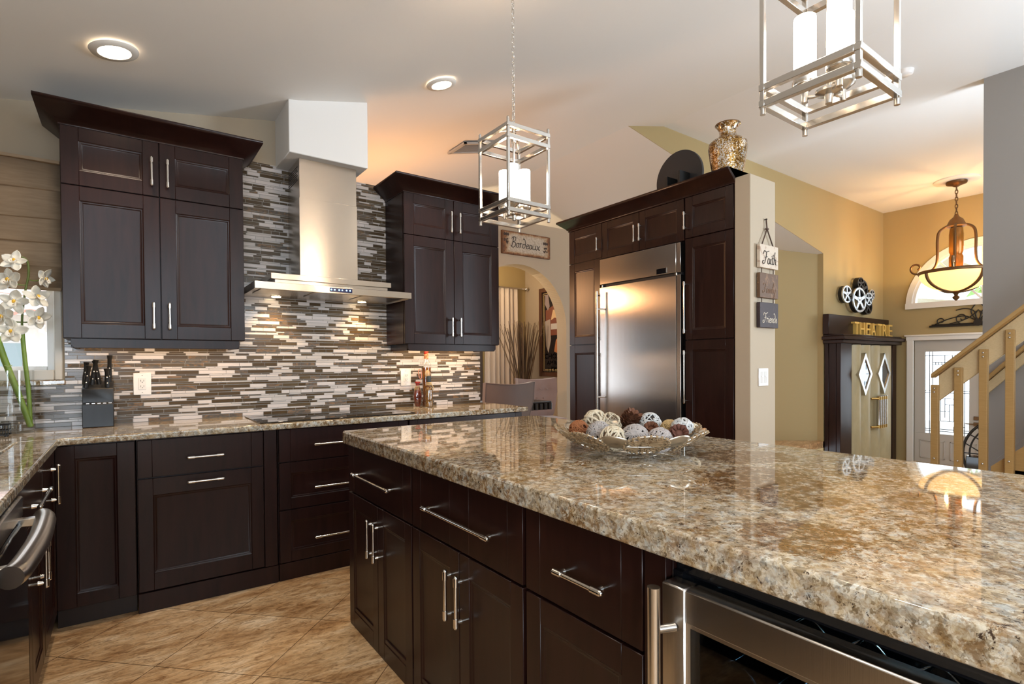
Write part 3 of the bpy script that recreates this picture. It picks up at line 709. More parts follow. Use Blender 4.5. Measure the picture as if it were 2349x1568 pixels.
# ================================================================== LAMPS
def ring_square(mb, cx, cy, s, z, wv, h):
    mb.box(cx-s-wv, cx+s+wv, cy-s-wv, cy-s+wv, z-h, z+h); mb.box(cx-s-wv, cx+s+wv, cy+s-wv, cy+s+wv, z-h, z+h)
    mb.box(cx-s-wv, cx-s+wv, cy-s+wv, cy+s-wv, z-h, z+h); mb.box(cx+s-wv, cx+s+wv, cy-s+wv, cy+s-wv, z-h, z+h)
def pendant(loc, label):
    cx, cy = loc; s = .108
    t = thing('pendant_lantern', label, 'pendant light', (cx, cy, 1.845), 0, 'nickel lantern pendants over the island')
    for z, nm in ((1.872, 'lower_ring'), (1.912, 'lower_ring'), (2.177, 'upper_ring'), (2.224, 'upper_ring')):
        b = MB(); ring_square(b, cx, cy, s, z, .0075, .0085); build(nm, b, 'nickel', t, bevel=.001)
    for sx in (-1, 1):
        for sy in (-1, 1):
            x, y = cx+s*sx, cy+s*sy
            b = MB(); b.box(x-.0058, x+.0058, y-.0058, y+.0058, 1.86, 2.235); p = build('post', b, 'nickel', t, bevel=.001)
            b = MB(); b.cyl((x, y, 2.232), (x, y, 2.252), .0062, n=12); b.cyl((x, y, 2.252), (x, y, 2.256), .0062, .003, n=12); build('finial', b, 'nickel', p)
            b = MB(); b.cyl((x, y, 1.846), (x, y, 1.865), .0068, n=12); build('finial', b, 'nickel', p)
    # curved cross arms under the top ring, hub and stem
    b = MB()
    for sx in (-1, 1):
        for sy in (-1, 1):
            P = [(cx+s*sx, cy+s*sy, 2.228), (cx+s*sx*.75, cy+s*sy*.75, 2.250), (cx+s*sx*.35, cy+s*sy*.35, 2.262), (cx, cy, 2.262)]
            b.tube(smooth_path(P, 5), .0045, 8)
    build('cross_arm', b, 'nickel', t)
    b = MB(); b.lathe([(0, 2.285), (.007, 2.285), (.007, 2.272), (.022, 2.268), (.022, 2.262), (.008, 2.258), (.008, 2.235), (.011, 2.232), (.011, 2.205), (.0055, 2.2), (.0055, 1.90), (.012, 1.898), (.03, 1.895), (.03, 1.888), (.01, 1.883), (.008, 1.862), (0, 1.862)], (cx, cy, 0), 20)
    build('stem', b, 'nickel', t)
    for k in range(3):
        a = radians(228+120*k); x, y = cx+.052*cos(a), cy+.052*sin(a); d = .0
        b = MB(); b.tube(smooth_path([(cx+.012*cos(a), cy+.012*sin(a), 1.892), (cx+.035*cos(a), cy+.035*sin(a), 1.888), (x, y, 1.892)], 4), .0045, 8)
        b.lathe([(0, 1.878), (.0075, 1.878), (.0075, 1.905), (.014, 1.908), (.027, 1.918), (.029, 1.922), (.029, 1.932), (.0265, 1.933), (.0265, 1.94), (0, 1.94)], (x, y, 0), 20)
        hd_ = build('lamp_holder', b, 'nickel', t)
        b = MB(); b.lathe([(0, 1.934), (.0255, 1.934), (.0255, 2.085), (.0245, 2.09), (.0235, 2.09), (.0235, 1.96), (0, 1.96)], (x, y, 0), 24)
        build('glass_shade', b, 'bulb', hd_, label='glowing white glass cylinder')
    zc = p1(cx)
    b = MB(); z = 2.285; i = 0
    while z < zc-.03:
        L = .024; P = []
        for q in range(12):
            an = 2*pi*q/12; u = .0068*cos(an); v = z+L/2+L*.56*sin(an)
            P.append((cx+(u if i % 2 else 0), cy+(0 if i % 2 else u), v))
        b.tube(P, .0017, 6, closed=True); z += L*.88; i += 1
    build('chain', b, 'chrome', t)
    b = MB(); b.tube(smooth_path([(cx+.001, cy, 2.28), (cx+.008, cy+.006, 2.45), (cx-.004, cy, 2.65), (cx+.006, cy, 2.85), (cx, cy, zc-.02)], 6), .0016, 6); build('cord', b, 'chrome', t)
    b = MB(); b.lathe([(0, -.04), (.012, -.04), (.02, -.03), (.06, -.022), (.065, -.012), (.065, .015), (0, .015)], (cx, cy, zc), 28); build('canopy', b, 'nickel', t)
    point('pendant_glow', (cx, cy, 2.02), 11, WARM, .06)
pendant((1.41, 1.92), 'square nickel cage pendant with three lit glass tubes above the far end of the island')
pendant((1.41, .61), 'square nickel cage pendant cut off by the top of the frame, nearer the camera')

def can(x, y, label, slope):
    z = p1(x); t = thing('recessed_light', label, 'ceiling light', (x, y, z), 0, 'recessed ceiling lights in the kitchen')
    a = math.atan(slope)
    R_ = Matrix.Translation((x, y, z-.0125)) @ Matrix.Rotation(-a, 4, 'Y')
    def tr(mb): mb.v = [tuple(R_ @ Vector(v)) for v in mb.v]; return mb
    b = MB(); b.lathe([(.062, .0), (.066, -.008), (.094, -.005), (.098, .003), (.062, .003)], (0, 0, 0), 40); build('trim_ring', tr(b), 'white', t)
    b = MB(); b.lathe([(0, -.001), (.0635, -.001)], (0, 0, 0), 40); build('lamp_lens', tr(b), 'can', t, solid=.0)
    spot('can_light', (x, y, z-.03), 40, (1.0, .82, .64), 105, .07, .8)
can(-.02, 3.103, 'recessed ceiling light above the left wall cabinet', .171)
can(1.69, 3.09, 'recessed ceiling light left of the lantern pendant chain', .245)
for x, y in ((-.02, .6), (1.69, -.9), (-.02, -1.6), (3.4, -1.2)):
    spot('can_light_out_of_view', (x, y, min(p1(x), ZF)-.04), 34, (1.0, .85, .70), 105, .07, .8)

# smoke detector, ceiling vent
b = MB(); b.lathe([(0, 3.79), (.05, 3.79), (.06, 3.80), (.066, 3.83), (0, 3.83)], (5.72, 1.83, 0), 28)
solo('smoke_detector', b, 'plastic', 'small white smoke detector on the ceiling beside the near pendant', 'smoke detector')
vt = thing('ceiling_vent', 'white louvered air vent on the sloped ceiling behind the lantern pendant', 'vent', (2.73, 4.37, p1(2.73)))
a_ = math.atan(.245); ux, uz = Vector((cos(a_), 0, sin(a_))), Vector((-sin(a_), 0, cos(a_))); uy = Vector((0, 1, 0)); vc = Vector((2.73, 4.37, p1(2.73)-.02))
b = MB()
for s in (-1, 1): b.obox(vc+ux*(.185*s), ux, uy, uz, .018, .15, .008); b.obox(vc+uy*(.135*s), ux, uy, uz, .20, .015, .008)
build('vent_frame', b, simple('vent_gray', (.40, .39, .38), .5), vt)
for k in range(11):
    b = MB(); b.obox(vc+uy*(-.115+.023*k)+uz*.004, ux, (uy*.75+uz*.66).normalized(), (uz*.75-uy*.66).normalized(), .17, .010, .0012); build('louver', b, bpy.data.materials['vent_gray'], vt)

# ================================================================== FOYER
# front door
fd = thing('door_1', None, None, (FX, 2.89, FL)); fd['kind'] = 'structure'
dw_ = simple('door_gray_paint', (.50, .47, .425), .5)
b = MB(); GY0, GY1, GZ0, GZ_1 = 2.62, 3.20, .0, 1.37
b.box(FX+.03, FX+.075, DY0, DY1, FL, GZ0); b.box(FX+.03, FX+.075, DY0, DY1, GZ_1, DZ1); b.box(FX+.03, FX+.075, DY0, GY0, GZ0, GZ_1); b.box(FX+.03, FX+.075, GY1, DY1, GZ0, GZ_1)
for y0, y1 in ((2.52, 2.86), (2.93, 3.27)):
    for q in ((y0, y1, -.13, -.115), (y0, y1, -.42, -.405)): b.box(FX+.022, FX+.03, q[0], q[1], q[2], q[3])
    b.box(FX+.022, FX+.03, y0, y0+.015, -.42, -.115); b.box(FX+.022, FX+.03, y1-.015, y1, -.42, -.115)
build('door_leaf', b, dw_, fd, bevel=.002)
b = MB(); b.box(FX+.05, FX+.055, GY0, GY1, GZ0, GZ_1); build('door_glass', b, 'glass', fd)
b = MB(); lw = .004
def lead(y0, z0, y1, z1): b.bar((FX+.046, GY0+(1-y0)*(GY1-GY0), GZ0+z0*(GZ_1-GZ0)), (FX+.046, GY0+(1-y1)*(GY1-GY0), GZ0+z1*(GZ_1-GZ0)), .009, .006, (1, 0, 0))
for y in (.10, .17, .90): lead(y, 0, y, 1)
for z in (.035, .06, .50, .525, .95): lead(0, z, 1, z)
for q in ((.17, .87, .62, .87), (.17, .84, .17, .87), (.24, .84, .24, .87), (.31, .84, .31, .87), (.38, .84, .38, .87), (.17, .84, .45, .84), (.45, .78, .45, .95), (.17, .72, .45, .72), (.45, .62, .45, .52), (.62, .95, .62, .70), (.62, .70, .9, .70),
          (.36, .16, .36, .43), (.36, .43, .66, .43), (.66, .16, .66, .52), (.36, .16, .66, .16), (.46, .2, .46, .43), (.56, .16, .56, .36), (.46, .36, .66, .36), (.36, .28, .56, .28), (.66, .1, .9, .1), (.66, .035, .66, .1), (.8, .52, .8, .7), (.5, .5, .5, .62)): lead(*q)
build('leaded_came', b, 'iron', fd)
b = MB()
for z in (.205, .30): b.box(FX+.015, FX+.03, 2.50, 2.56, z-.03, z+.03)
b.box(FX-.0, FX+.02, 2.51, 2.66, .198, .212); build('door_lock', b, 'bronze', fd, bevel=.003)
b = MB(); b.box(FX-.03, FX+.03, DY1, DY1+.10, FL, DZ1+.01); b.box(FX-.03, FX+.03, DY0-.10, DY0, FL, DZ1+.01); b.box(FX-.03, FX+.03, DY0-.11, DY1+.11, DZ1, DZ1+.085); b.box(FX-.05, FX+.02, DY0-.13, DY1+.13, DZ1+.07, DZ1+.10)
struct('trim_1', b, 'white', bevel=.006)
# half round transom
tw = thing('window_2', None, None, (FX, AY, AZ)); tw['kind'] = 'structure'
b = MB()
for r0, r1, x0, x1 in ((AR-.02, AR+.065, -.03, .02), (AR-.06, AR-.015, .0, .10)):
    for i in range(NA):
        a, c = pi*i/NA, pi*(i+1)/NA
        b.prism([(AY+r0*cos(a), AZ+r0*sin(a)), (AY+r1*cos(a), AZ+r1*sin(a)), (AY+r1*cos(c), AZ+r1*sin(c)), (AY+r0*cos(c), AZ+r0*sin(c))], lambda y, z: (FX+x0, y, z), lambda y, z: (FX+x1, y, z))
b.box(FX-.036, FX+.103, AY-AR-.069, AY+AR+.069, AZ-.05, AZ+.045); build('window_frame', b, 'white', tw)
b = MB()
for an in (0.9, 1.571, 2.24): b.bar((FX+.05, AY, AZ+.03), (FX+.05, AY+(AR-.03)*cos(an), AZ+(AR-.03)*sin(an)), .03, .03, (1, 0, 0))
build('muntin', b, 'white', tw)
b = MB(); b.prism([(AY+(AR-.02)*cos(pi*i/NA), AZ+(AR-.02)*sin(pi*i/NA)) for i in range(NA+1)], lambda y, z: (FX+.06, y, z), lambda y, z: (FX+.064, y, z)); build('window_pane', b, 'glass', tw)
# entry porch eave and tree beyond the transom
b = MB(); b.prism([(4.6, 2.55), (2.75, 2.25), (2.75, 2.05), (4.6, 2.0)], lambda y, z: (12.2, y, z+.0), lambda y, z: (12.5, y, z))
b.prism([(4.6, 3.9), (2.4, 2.62), (2.55, 2.45), (4.6, 3.6)], lambda y, z: (11.8, y, z), lambda y, z: (12.6, y, z))
b.box(12.25, 12.45, 3.9, 4.1, FL-.12, 2.1)
solo('porch_eave', b, simple('porch_plaster', (.60, .57, .48), .9), 'sloping pale porch eave seen through the half-round window', 'eave')
bush('tree', (15.5, 3.0, 2.75), .75, 'green tree outside seen under the bowl chandelier through the half-round window', 160, 8, (.22, .42, .10))

# scroll ironwork over the door
ir = thing('wall_scroll', 'black wrought iron scroll ornament above the front door', 'wall decor', (FX, 2.5, 1.78))
b = MB(); b.bar((FX-.02, 3.13, 1.785), (FX-.02, 1.87, 1.785), .03, .028, (1, 0, 0)); b.bar((FX-.02, 3.10, 1.81), (FX-.02, 1.9, 1.81), .02, .02, (1, 0, 0)); build('base_bar', b, 'iron', ir, bevel=.004)
b = MB()
def spiral(cy, cz, r, t0, t1, n=26, k=.12): return [(FX-.02, cy+r*(1-k*(i/n)*6.5)*cos(t0+(t1-t0)*i/n), cz+r*(1-k*(i/n)*6.5)*sin(t0+(t1-t0)*i/n)) for i in range(n+1)]
for s in (1, -1):
    m = lambda P: [(x, 2.5+s*(y-2.5), z) for x, y, z in P]
    b.tube(m(spiral(2.97, 1.87, .065, -1.6, 5.5)), .008, 6); b.tube(m(spiral(2.70, 1.90, .085, -1.3, 6.0)), .008, 6); b.tube(m(spiral(2.72, 1.99, .0, 0, 1)), .004, 4)
    b.tube(m(smooth_path([(FX-.02, 3.05, 1.82), (FX-.02, 2.86, 1.90), (FX-.02, 2.66, 1.93), (FX-.02, 2.5, 1.83)], 6)), .008, 6)
    b.tube(m(smooth_path([(FX-.02, 2.86, 1.82), (FX-.02, 2.70, 1.86), (FX-.02, 2.58, 1.93), (FX-.02, 2.52, 2.0)], 6)), .007, 6)
    b.tube(m(smooth_path([(FX-.02, 2.78, 2.03), (FX-.02, 2.66, 2.05), (FX-.02, 2.55, 2.0), (FX-.02, 2.52, 1.86)], 6)), .008, 6)
    b.tube(m(smooth_path([(FX-.02, 2.5, 2.16), (FX-.02, 2.585, 2.02), (FX-.02, 2.56, 1.92), (FX-.02, 2.5, 1.84)], 6)), .008, 6)
    b.tube(m(smooth_path([(FX-.02, 2.5, 2.02), (FX-.02, 2.535, 1.94), (FX-.02, 2.5, 1.86)], 6)), .007, 6)
build('scroll', b, 'iron', ir)
b = MB(); b.cyl((FX-.045, 2.5, 1.82), (FX-.01, 2.5, 1.82), .055, n=18); build('rosette', b, 'iron', ir)

# chandelier
CX, CY = 9.78, 2.497
ch = thing('chandelier', 'bronze bowl chandelier with amber glass hanging in the foyer', 'chandelier', (CX, CY, 2.08))
b = MB(); b.lathe([(0, -.02), (.26, -.02), (.27, -.008), (.27, .0), (0, .0)], (CX, CY, ZF), 40); solo('ceiling_medallion', b, 'ceiling', 'round white ceiling medallion above the foyer chandelier', 'medallion')
b = MB(); b.lathe([(0, -.10), (.03, -.095), (.05, -.08), (.12, -.055), (.125, -.025), (0, -.022)], (CX, CY, ZF), 24); build('ceiling_canopy', b, 'bronze', ch)
b = MB(); z = 3.32; i = 0
while z < 3.73:
    P = [(CX+(.016*cos(2*pi*q/10) if i % 2 else 0), CY+(0 if i % 2 else .016*cos(2*pi*q/10)), z+.028+.034*sin(2*pi*q/10)) for q in range(10)]; b.tube(P, .006, 5, closed=True); z += .052; i += 1
build('chain', b, 'bronze', ch)
b = MB(); b.lathe([(0, 3.34), (.02, 3.34), (.035, 3.30), (.08, 3.26), (.105, 3.20), (.125, 3.165), (.09, 3.15), (.0, 3.15)], (CX, CY, 0), 20); build('top_cap', b, 'bronze', ch)
b = MB(); b.lathe([(0, 3.15), (.075, 3.14), (.085, 3.05), (.085, 2.8), (.07, 2.76), (.085, 2.72), (.085, 2.55), (0, 2.55)], (CX, CY, 0), 18); build('amber_column', b, simple('amber_carved_glass', (.30, .13, .02), .15, .3), ch)
for k in range(4):
    a = radians(100+90*k); d = (cos(a), sin(a)); f = lambda r, z: (CX+d[0]*r, CY+d[1]*r, z)
    b = MB(); P = [f(.03, 3.17), f(.10, 3.18), f(.19, 3.12), f(.215, 3.0), f(.215, 2.75), f(.235, 2.62), f(.30, 2.54), f(.38, 2.50)]; b.tube(smooth_path(P, 5), .018, 6)
    sp = []
    for i in range(24): th = -1.9+i/23*6.2; rr = .095*(1-.75*i/23); sp.append(f(.46+rr*cos(th), 2.615+rr*sin(th)))
    b.tube(sp, .014, 6); build('scroll_arm', b, 'bronze', ch)
BR = .43
b = MB(); b.lathe([(BR-.04, 2.485), (BR+.012, 2.485), (BR+.02, 2.505), (BR+.012, 2.53), (BR-.03, 2.53), (BR-.04, 2.485)], (CX, CY, 0), 40); build('bowl_rim', b, 'bronze', ch)
pf = [(BR*cos(t), 2.49-.265*sin(t)) for t in [i*pi/2/14 for i in range(14)]]+[(.03, 2.225)]
b = MB(); b.lathe(pf, (CX, CY, 0), 40); build('glass_bowl', b, 'bowl_lit', ch, label='glowing amber glass bowl')
for k in range(4):
    a = radians(55+90*k); b = MB(); P = [(CX+(r+.006)*cos(a), CY+(r+.006)*sin(a), z-.004) for r, z in pf]; b.tube(P, .022, 6); build('bowl_rib', b, 'bronze', ch)
b = MB(); b.lathe([(0, 2.24), (.06, 2.235), (.07, 2.215), (.03, 2.19), (.02, 2.165), (.045, 2.14), (.03, 2.11), (.0, 2.085)], (CX, CY, 0), 18); build('bottom_finial', b, 'bronze', ch)
point('chandelier_light', (CX, CY, 2.60), 150, AMBER, .12)

# theatre cabinet
TX0, TX1, TY = 8.645, 10.80, 3.571
tc = thing('theatre_cabinet', 'dark wood media cabinet with cream padded doors and diamond windows', 'cabinet', (9.7, 3.571, FL))
b = MB()
b.box(TX0+.003, TX0+.05, TY+.0605, 3.7395, FL, 1.50); b.box(TX1-.05, TX1-.003, TY+.0605, 3.7395, FL, 1.50); b.box(TX0, 9.03, TY, TY+.06, FL, 1.50); b.box(10.62, TX1, TY, TY+.06, FL, 1.50); b.box(9.0305, 10.6195, TY+.061, 3.739, FL, FL+.05); b.box(TX0, TX1, 3.74, 3.80, FL, 1.5); b.box(9.0305, 10.6195, TY+.001, TY+.059, 1.47, 1.488)
build('carcass', b, 'wood', tc, bevel=.006)
b = MB()
for d, z0, z1 in ((.06, 1.49, 1.545), (.10, 1.545, 1.60), (.06, 1.60, 1.63)): b.box(TX0-d, TX1+d, TY-d, 3.80, z0, z1)
build('cornice', b, 'wood', tc, bevel=.008)
lea = wood('cream_leather', (.36, .30, .17), (.44, .37, .22), .42, (3, 3, 1.2), .5)
for x0, x1, xd in ((9.04, 9.735, 9.36), (9.745, 10.60, 10.10)):
    b = MB(); b.box(x0, x1, TY+.01, TY+.05, FL+.06, 1.475)
    nz = 60
    for half, (a, e) in enumerate(((x0, xd), (xd, x1))):
        vs = []; nx = 8
        for j in range(nz+1):
            z = FL+.06+(1.475-FL-.06)*j/nz
            for i in range(nx+1):
                u = i/nx; y = TY+.035-.085*max(0, sin(pi*u))**.75; xx = a+(e-a)*u
                if (half == 0 and i == nx) or (half == 1 and i == 0): xx += .018*sin(j*1.05)
                vs.append((xx, y, z))
        b.add(vs, [(j*(nx+1)+i, j*(nx+1)+i+1, (j+1)*(nx+1)+i+1, (j+1)*(nx+1)+i) for j in range(nz) for i in range(nx)], 0, True)
    d = build('door', b, lea, tc, label='cream padded leather door')
    b = MB(); zc_, hx_, hz_ = 1.015, .255, .335
    def dia(s): return [(xd-hx_*s, zc_), (xd, zc_-hz_*s), (xd+hx_*s, zc_), (xd, zc_+hz_*s)]
    o_, i_ = dia(1), dia(.74)
    vs = [(x, TY-.068, z) for x, z in o_]+[(x, TY-.068, z) for x, z in i_]+[(x, TY+.01, z) for x, z in o_]+[(x, TY+.0, z) for x, z in i_]
    b.add(vs, [(i, (i+1) % 4, 4+(i+1) % 4, 4+i) for i in range(4)]+[(8+i, 8+(i+1) % 4, (i+1) % 4, i) for i in range(4)]+[(4+i, 4+(i+1) % 4, 12+(i+1) % 4, 12+i) for i in range(4)])
    df = build('diamond_frame', b, 'nickel', d)
    b = MB(); b.add([(x, TY-.056, z) for x, z in dia(.76)], [(0, 1, 2, 3)]); build('diamond_mirror', b, simple('dark_mirror_%d' % int(x0*10), (.25, .27, .30), .03, 1), df)
b = MB()
for x in (9.79, 9.87, 9.95, 10.03): b.cyl((x, TY-.10, .145), (x, TY-.10, .665), .026, n=14)
hh = build('handle', b, 'chrome', tc, label='cluster of chrome tube handles')
b = MB()
for z in (.165, .62):
    b.cyl((9.66, TY-.03, z), (9.76, TY-.10, z), .016, n=10)
    for x in (9.79, 9.87, 9.95, 10.03): b.cyl((x, TY-.10, z-.02), (x, TY-.10, z+.03), .030, n=14)
build('handle_collar', b, 'gold', tc, label='gold handle collar')
b = MB(); b.box(8.56, 10.84, 3.70, 3.79, 1.632, 1.935); solo('marquee_board', b, 'wood', 'dark wood board standing on the theatre cabinet behind the gold letters', 'board', bevel=.006)
gl = simple('gold_letter_face', (.90, .58, .15), .4, .2)
ordn = ['first', 'second', 'third', 'fourth', 'fifth', 'sixth', 'last']
lx = [9.32, 9.53, 9.755, 9.97, 10.22, 10.43, 10.67]
for i, chx in enumerate('THEATRE'):
    vs, fs = text_mesh(chx, .31, .028)
    b = MB(); x0 = min(v[0] for v in vs); sc_ = .165/(max(v[0] for v in vs)-x0)
    b.add([(lx[i]+(v[0]-x0)*sc_, TY+.10-v[2], 1.632+v[1]-min(q[1] for q in vs)) for v in vs], fs)
    solo('marquee_letter', b, gl, 'gold block letter %s, %s letter of the word on the theatre cabinet' % (chx, ordn[i]), 'letter', 'gold letters spelling the word on the theatre cabinet')
# film reels on the wall: five parts of one wall sculpture
rl = thing('film_reel_sculpture', 'black and silver film reel sculpture on the wall above the theatre cabinet', 'wall decor', (9.6, 3.80, 2.0))
alu = simple('reel_aluminum', (.62, .66, .70), .3, .9)
def reel(x, z, r, y, mt, holes=5):
    b = MB(); rr = r*1.0
    def ring(r0, r1, y0, y1, mb, n=36):
        for i in range(n):
            a, c = 2*pi*i/n, 2*pi*(i+1)/n
            mb.prism([(x+r0*cos(a)*1.25, z+r0*sin(a)), (x+r1*cos(a)*1.25, z+r1*sin(a)), (x+r1*cos(c)*1.25, z+r1*sin(c)), (x+r0*cos(c)*1.25, z+r0*sin(c))], lambda p, q: (p, y0, q), lambda p, q: (p, y1, q))
    ring(rr*.84, rr, y-.02, y, b); ring(rr*.08, rr*.30, y-.02, y, b)
    for k in range(holes):
        a = 2*pi*k/holes+.4; b.bar((x+rr*.25*cos(a)*1.25, y-.01, z+rr*.25*sin(a)), (x+rr*.88*cos(a)*1.25, y-.01, z+rr*.88*sin(a)), rr*.26, .02, (0, 1, 0))
    o = build('reel', b, mt, rl)
    b = MB(); ring(rr*.80, rr*1.0, y, y+.05, b); build('reel_back', b, 'iron', o)
reel(9.60, 2.205, .20, 3.70, alu); reel(9.22, 2.275, .135, 3.73, alu); reel(9.70, 2.48, .10, 3.72, 'iron'); reel(9.83, 2.40, .155, 3.74, 'iron'); reel(9.955, 2.245, .105, 3.70, alu); reel(10.03, 2.13, .135, 3.74, 'iron'); reel(10.14, 2.33, .085, 3.72, alu)

# stair railing
gd = wood('gold_painted_wood', (.36, .215, .075), (.43, .27, .105), .36, (6, 6, 130), .5)
gd2 = wood('pale_gold_wood', (.56, .43, .24), (.64, .50, .30), .42, (6, 30, 60), .4)
ra = thing('stair_railing', 'gold painted wood stair railing at the right edge', 'railing', (5.55, 1.5, FL))
sl = (1.641-1.12)/(1.006-1.565)
ry = lambda y, z0: z0+sl*(y-1.565)
b = MB(); b.prism([(1.572, 1.075), (1.572, 1.115), (.2, ry(.2, 1.125)), (.2, ry(.2, 1.075))], lambda y, z: (5.50, y, z), lambda y, z: (5.62, y, z)); build('handrail', b, gd, ra, bevel=.006)
b = MB(); b.prism([(1.535, .885), (1.535, ry(1.535, 1.072)), (.2, ry(.2, 1.072)), (.2, ry(.2, .862))], lambda y, z: (5.565, y, z), lambda y, z: (5.60, y, z)); build('rail_board', b, gd2, ra, bevel=.003)
for k in range(6):
    y1 = 1.58-.1575*k; y0 = y1-.052; zt = ry(y1, 1.035)-.0
    b = MB(); b.box(5.525, 5.575, y0, y1, FL, zt); p = build('baluster_post', b, gd, ra, bevel=.003)
    b = MB()
    for dz in (.03, .062): b.ball((5.524, (y0+y1)/2, zt-dz), .0085, 10)
    b.ball((5.524, (y0+y1)/2, ry(y1, 1.035)-1.02 if k > 2 else .40), .0085, 10); build('bolt', b, 'nickel', p)
b = MB(); b.prism([(1.20, .38), (1.20, -.5), (.2, -.5), (.2, ry(.2, .06))], lambda y, z: (5.58, y, z), lambda y, z: (5.60, y, z)); build('stringer_board', b, gd, ra)
wr = thing('wall_handrail', 'gold wood rail board fixed to the gray stair wall behind the railing', 'handrail', (6.44, 1.2, 1.0))
b = MB(); s2 = -(1.30-1.06)/(1.385-1.172)
b.prism([(1.44, .99), (1.44, .88), (.2, .88-1.24*s2), (.2, .99-1.24*s2)], lambda y, z: (6.43, y, z), lambda y, z: (6.47, y, z)); build('board', b, gd2, wr, bevel=.003)
b = MB(); b.prism([(1.44, 1.045), (1.44, .995), (.2, .995-1.24*s2), (.2, 1.045-1.24*s2)], lambda y, z: (6.40, y, z), lambda y, z: (6.47, y, z)); build('cap', b, gd, wr, bevel=.006)
b = MB(); b.prism([(1.44, .22), (1.44, -.5), (.2, -.5), (.2, .22-1.24*s2)], lambda y, z: (6.455, y, z), lambda y, z: (6.47, y, z)); struct('trim_2', b, 'wall_gray', bevel=.002)
# iron wheel in the foyer
wh = thing('iron_wheel', 'black iron wheel ornament leaning in the foyer by the front door', 'wheel', (9.0, 1.75, FL))
b = MB(); wc_ = (9.0, 1.72, .0)
for r in (.50, .43): b.tube([(9.0, 1.72+r*cos(2*pi*i/48), .0+r*sin(2*pi*i/48)) for i in range(48)], .016 if r > .45 else .010, 6, closed=True)
build('rim', b, 'iron', wh)
for k in range(12):
    a = 2*pi*k/12; c = a+.26; b = MB(); b.bar((9.0, 1.72+.06*cos(a), .06*sin(a)), (9.0, 1.72+.5*cos(a), .5*sin(a)), .014, .014, (1, 0, 0)); b.bar((9.0, 1.72+.28*cos(a), .28*sin(a)), (9.0, 1.72+.49*cos(c), .49*sin(c)), .012, .012, (1, 0, 0)); build('spoke', b, 'iron', wh)
b = MB(); b.box(8.7, 8.85, 1.90, 2.12, FL, .0); solo('storage_box', b, 'blackgloss', 'black box standing in front of the iron wheel', 'box', bevel=.01)

# ================================================================== cursive lettering
GL = {'B': (.62, [[(.12, 0), (.2, .5), (.28, 1.0)], [(.02, .82), (.2, 1.02), (.5, .98), (.5, .65), (.25, .53), (.56, .42), (.5, .06), (.2, -.03), (.0, .14)]]),
 'o': (.45, [[(.3, .45), (.1, .36), (.08, .08), (.26, 0), (.4, .2), (.33, .43), (.26, .42), (.48, .38)]]), 'r': (.36, [[(.02, .38), (.13, .45), (.1, 0)], [(.11, .28), (.22, .45), (.36, .4)]]),
 'd': (.48, [[(.38, .38), (.15, .43), (.06, .12), (.2, 0), (.36, .15), (.40, .42), (.32, .8), (.14, .98), (.08, .88)]]), 'e': (.40, [[(.08, .2), (.33, .28), (.27, .45), (.1, .34), (.1, .06), (.27, 0), (.42, .12)]]),
 'a': (.48, [[(.36, .38), (.15, .43), (.06, .12), (.2, 0), (.34, .15), (.37, .42), (.37, .08), (.48, .05)]]), 'u': (.5, [[(.05, .43), (.05, .1), (.2, 0), (.35, .14), (.38, .43), (.38, .06), (.5, .06)]]),
 'x': (.48, [[(.03, .42), (.14, .38), (.35, .03), (.48, .07)], [(.44, .45), (.22, .2), (.03, -.03)]]), 'F': (.62, [[(.0, .72), (.12, .98), (.4, .90), (.78, 1.02)], [(.44, .93), (.38, .45), (.22, .02), (-.02, .0), (-.04, .18), (.14, .22)], [(.2, .48), (.4, .5), (.56, .56)]]),
 'i': (.2, [[(.08, .43), (.06, .06), (.2, .05)], [(.12, .60), (.135, .63)]]), 't': (.26, [[(.16, .8), (.09, .07), (.24, .05)], [(.0, .48), (.28, .5)]]), 'h': (.42, [[(.14, 1.0), (.05, 0)], [(.07, .25), (.2, .44), (.32, .36), (.3, .05), (.42, .05)]]),
 'm': (.52, [[(.05, .43), (.04, 0)], [(.05, .3), (.15, .44), (.22, .36), (.2, 0)], [(.21, .3), (.33, .44), (.41, .36), (.38, .05), (.5, .05)]]), 'l': (.2, [[(.04, .3), (.2, .88), (.12, 1.0), (.06, .1), (.2, .04)]]),
 'y': (.46, [[(.04, .43), (.06, .1), (.2, .03), (.34, .15)], [(.36, .43), (.3, -.2), (.12, -.42), (.02, -.3), (.28, -.05), (.45, .1)]]), 'n': (.38, [[(.05, .43), (.04, 0)], [(.05, .3), (.18, .44), (.28, .36), (.26, .05), (.38, .05)]]),
 's': (.32, [[(.02, .05), (.2, .46), (.2, .3), (.3, .12), (.15, -.01), (.03, .08)]])}
def script(mb, word, place, size, r, track=1.0):
    """place(u, v) maps lettering-plane metres to a 3D point; returns width"""
    x = 0
    for chx in word:
        adv, strokes = GL[chx]
        for s in strokes:
            P = smooth_path([place((x+px+.12*py)*size, py*size) for px, py in s], 5); mb.tube(P, r, 5)
        x += adv*track
    return x*size

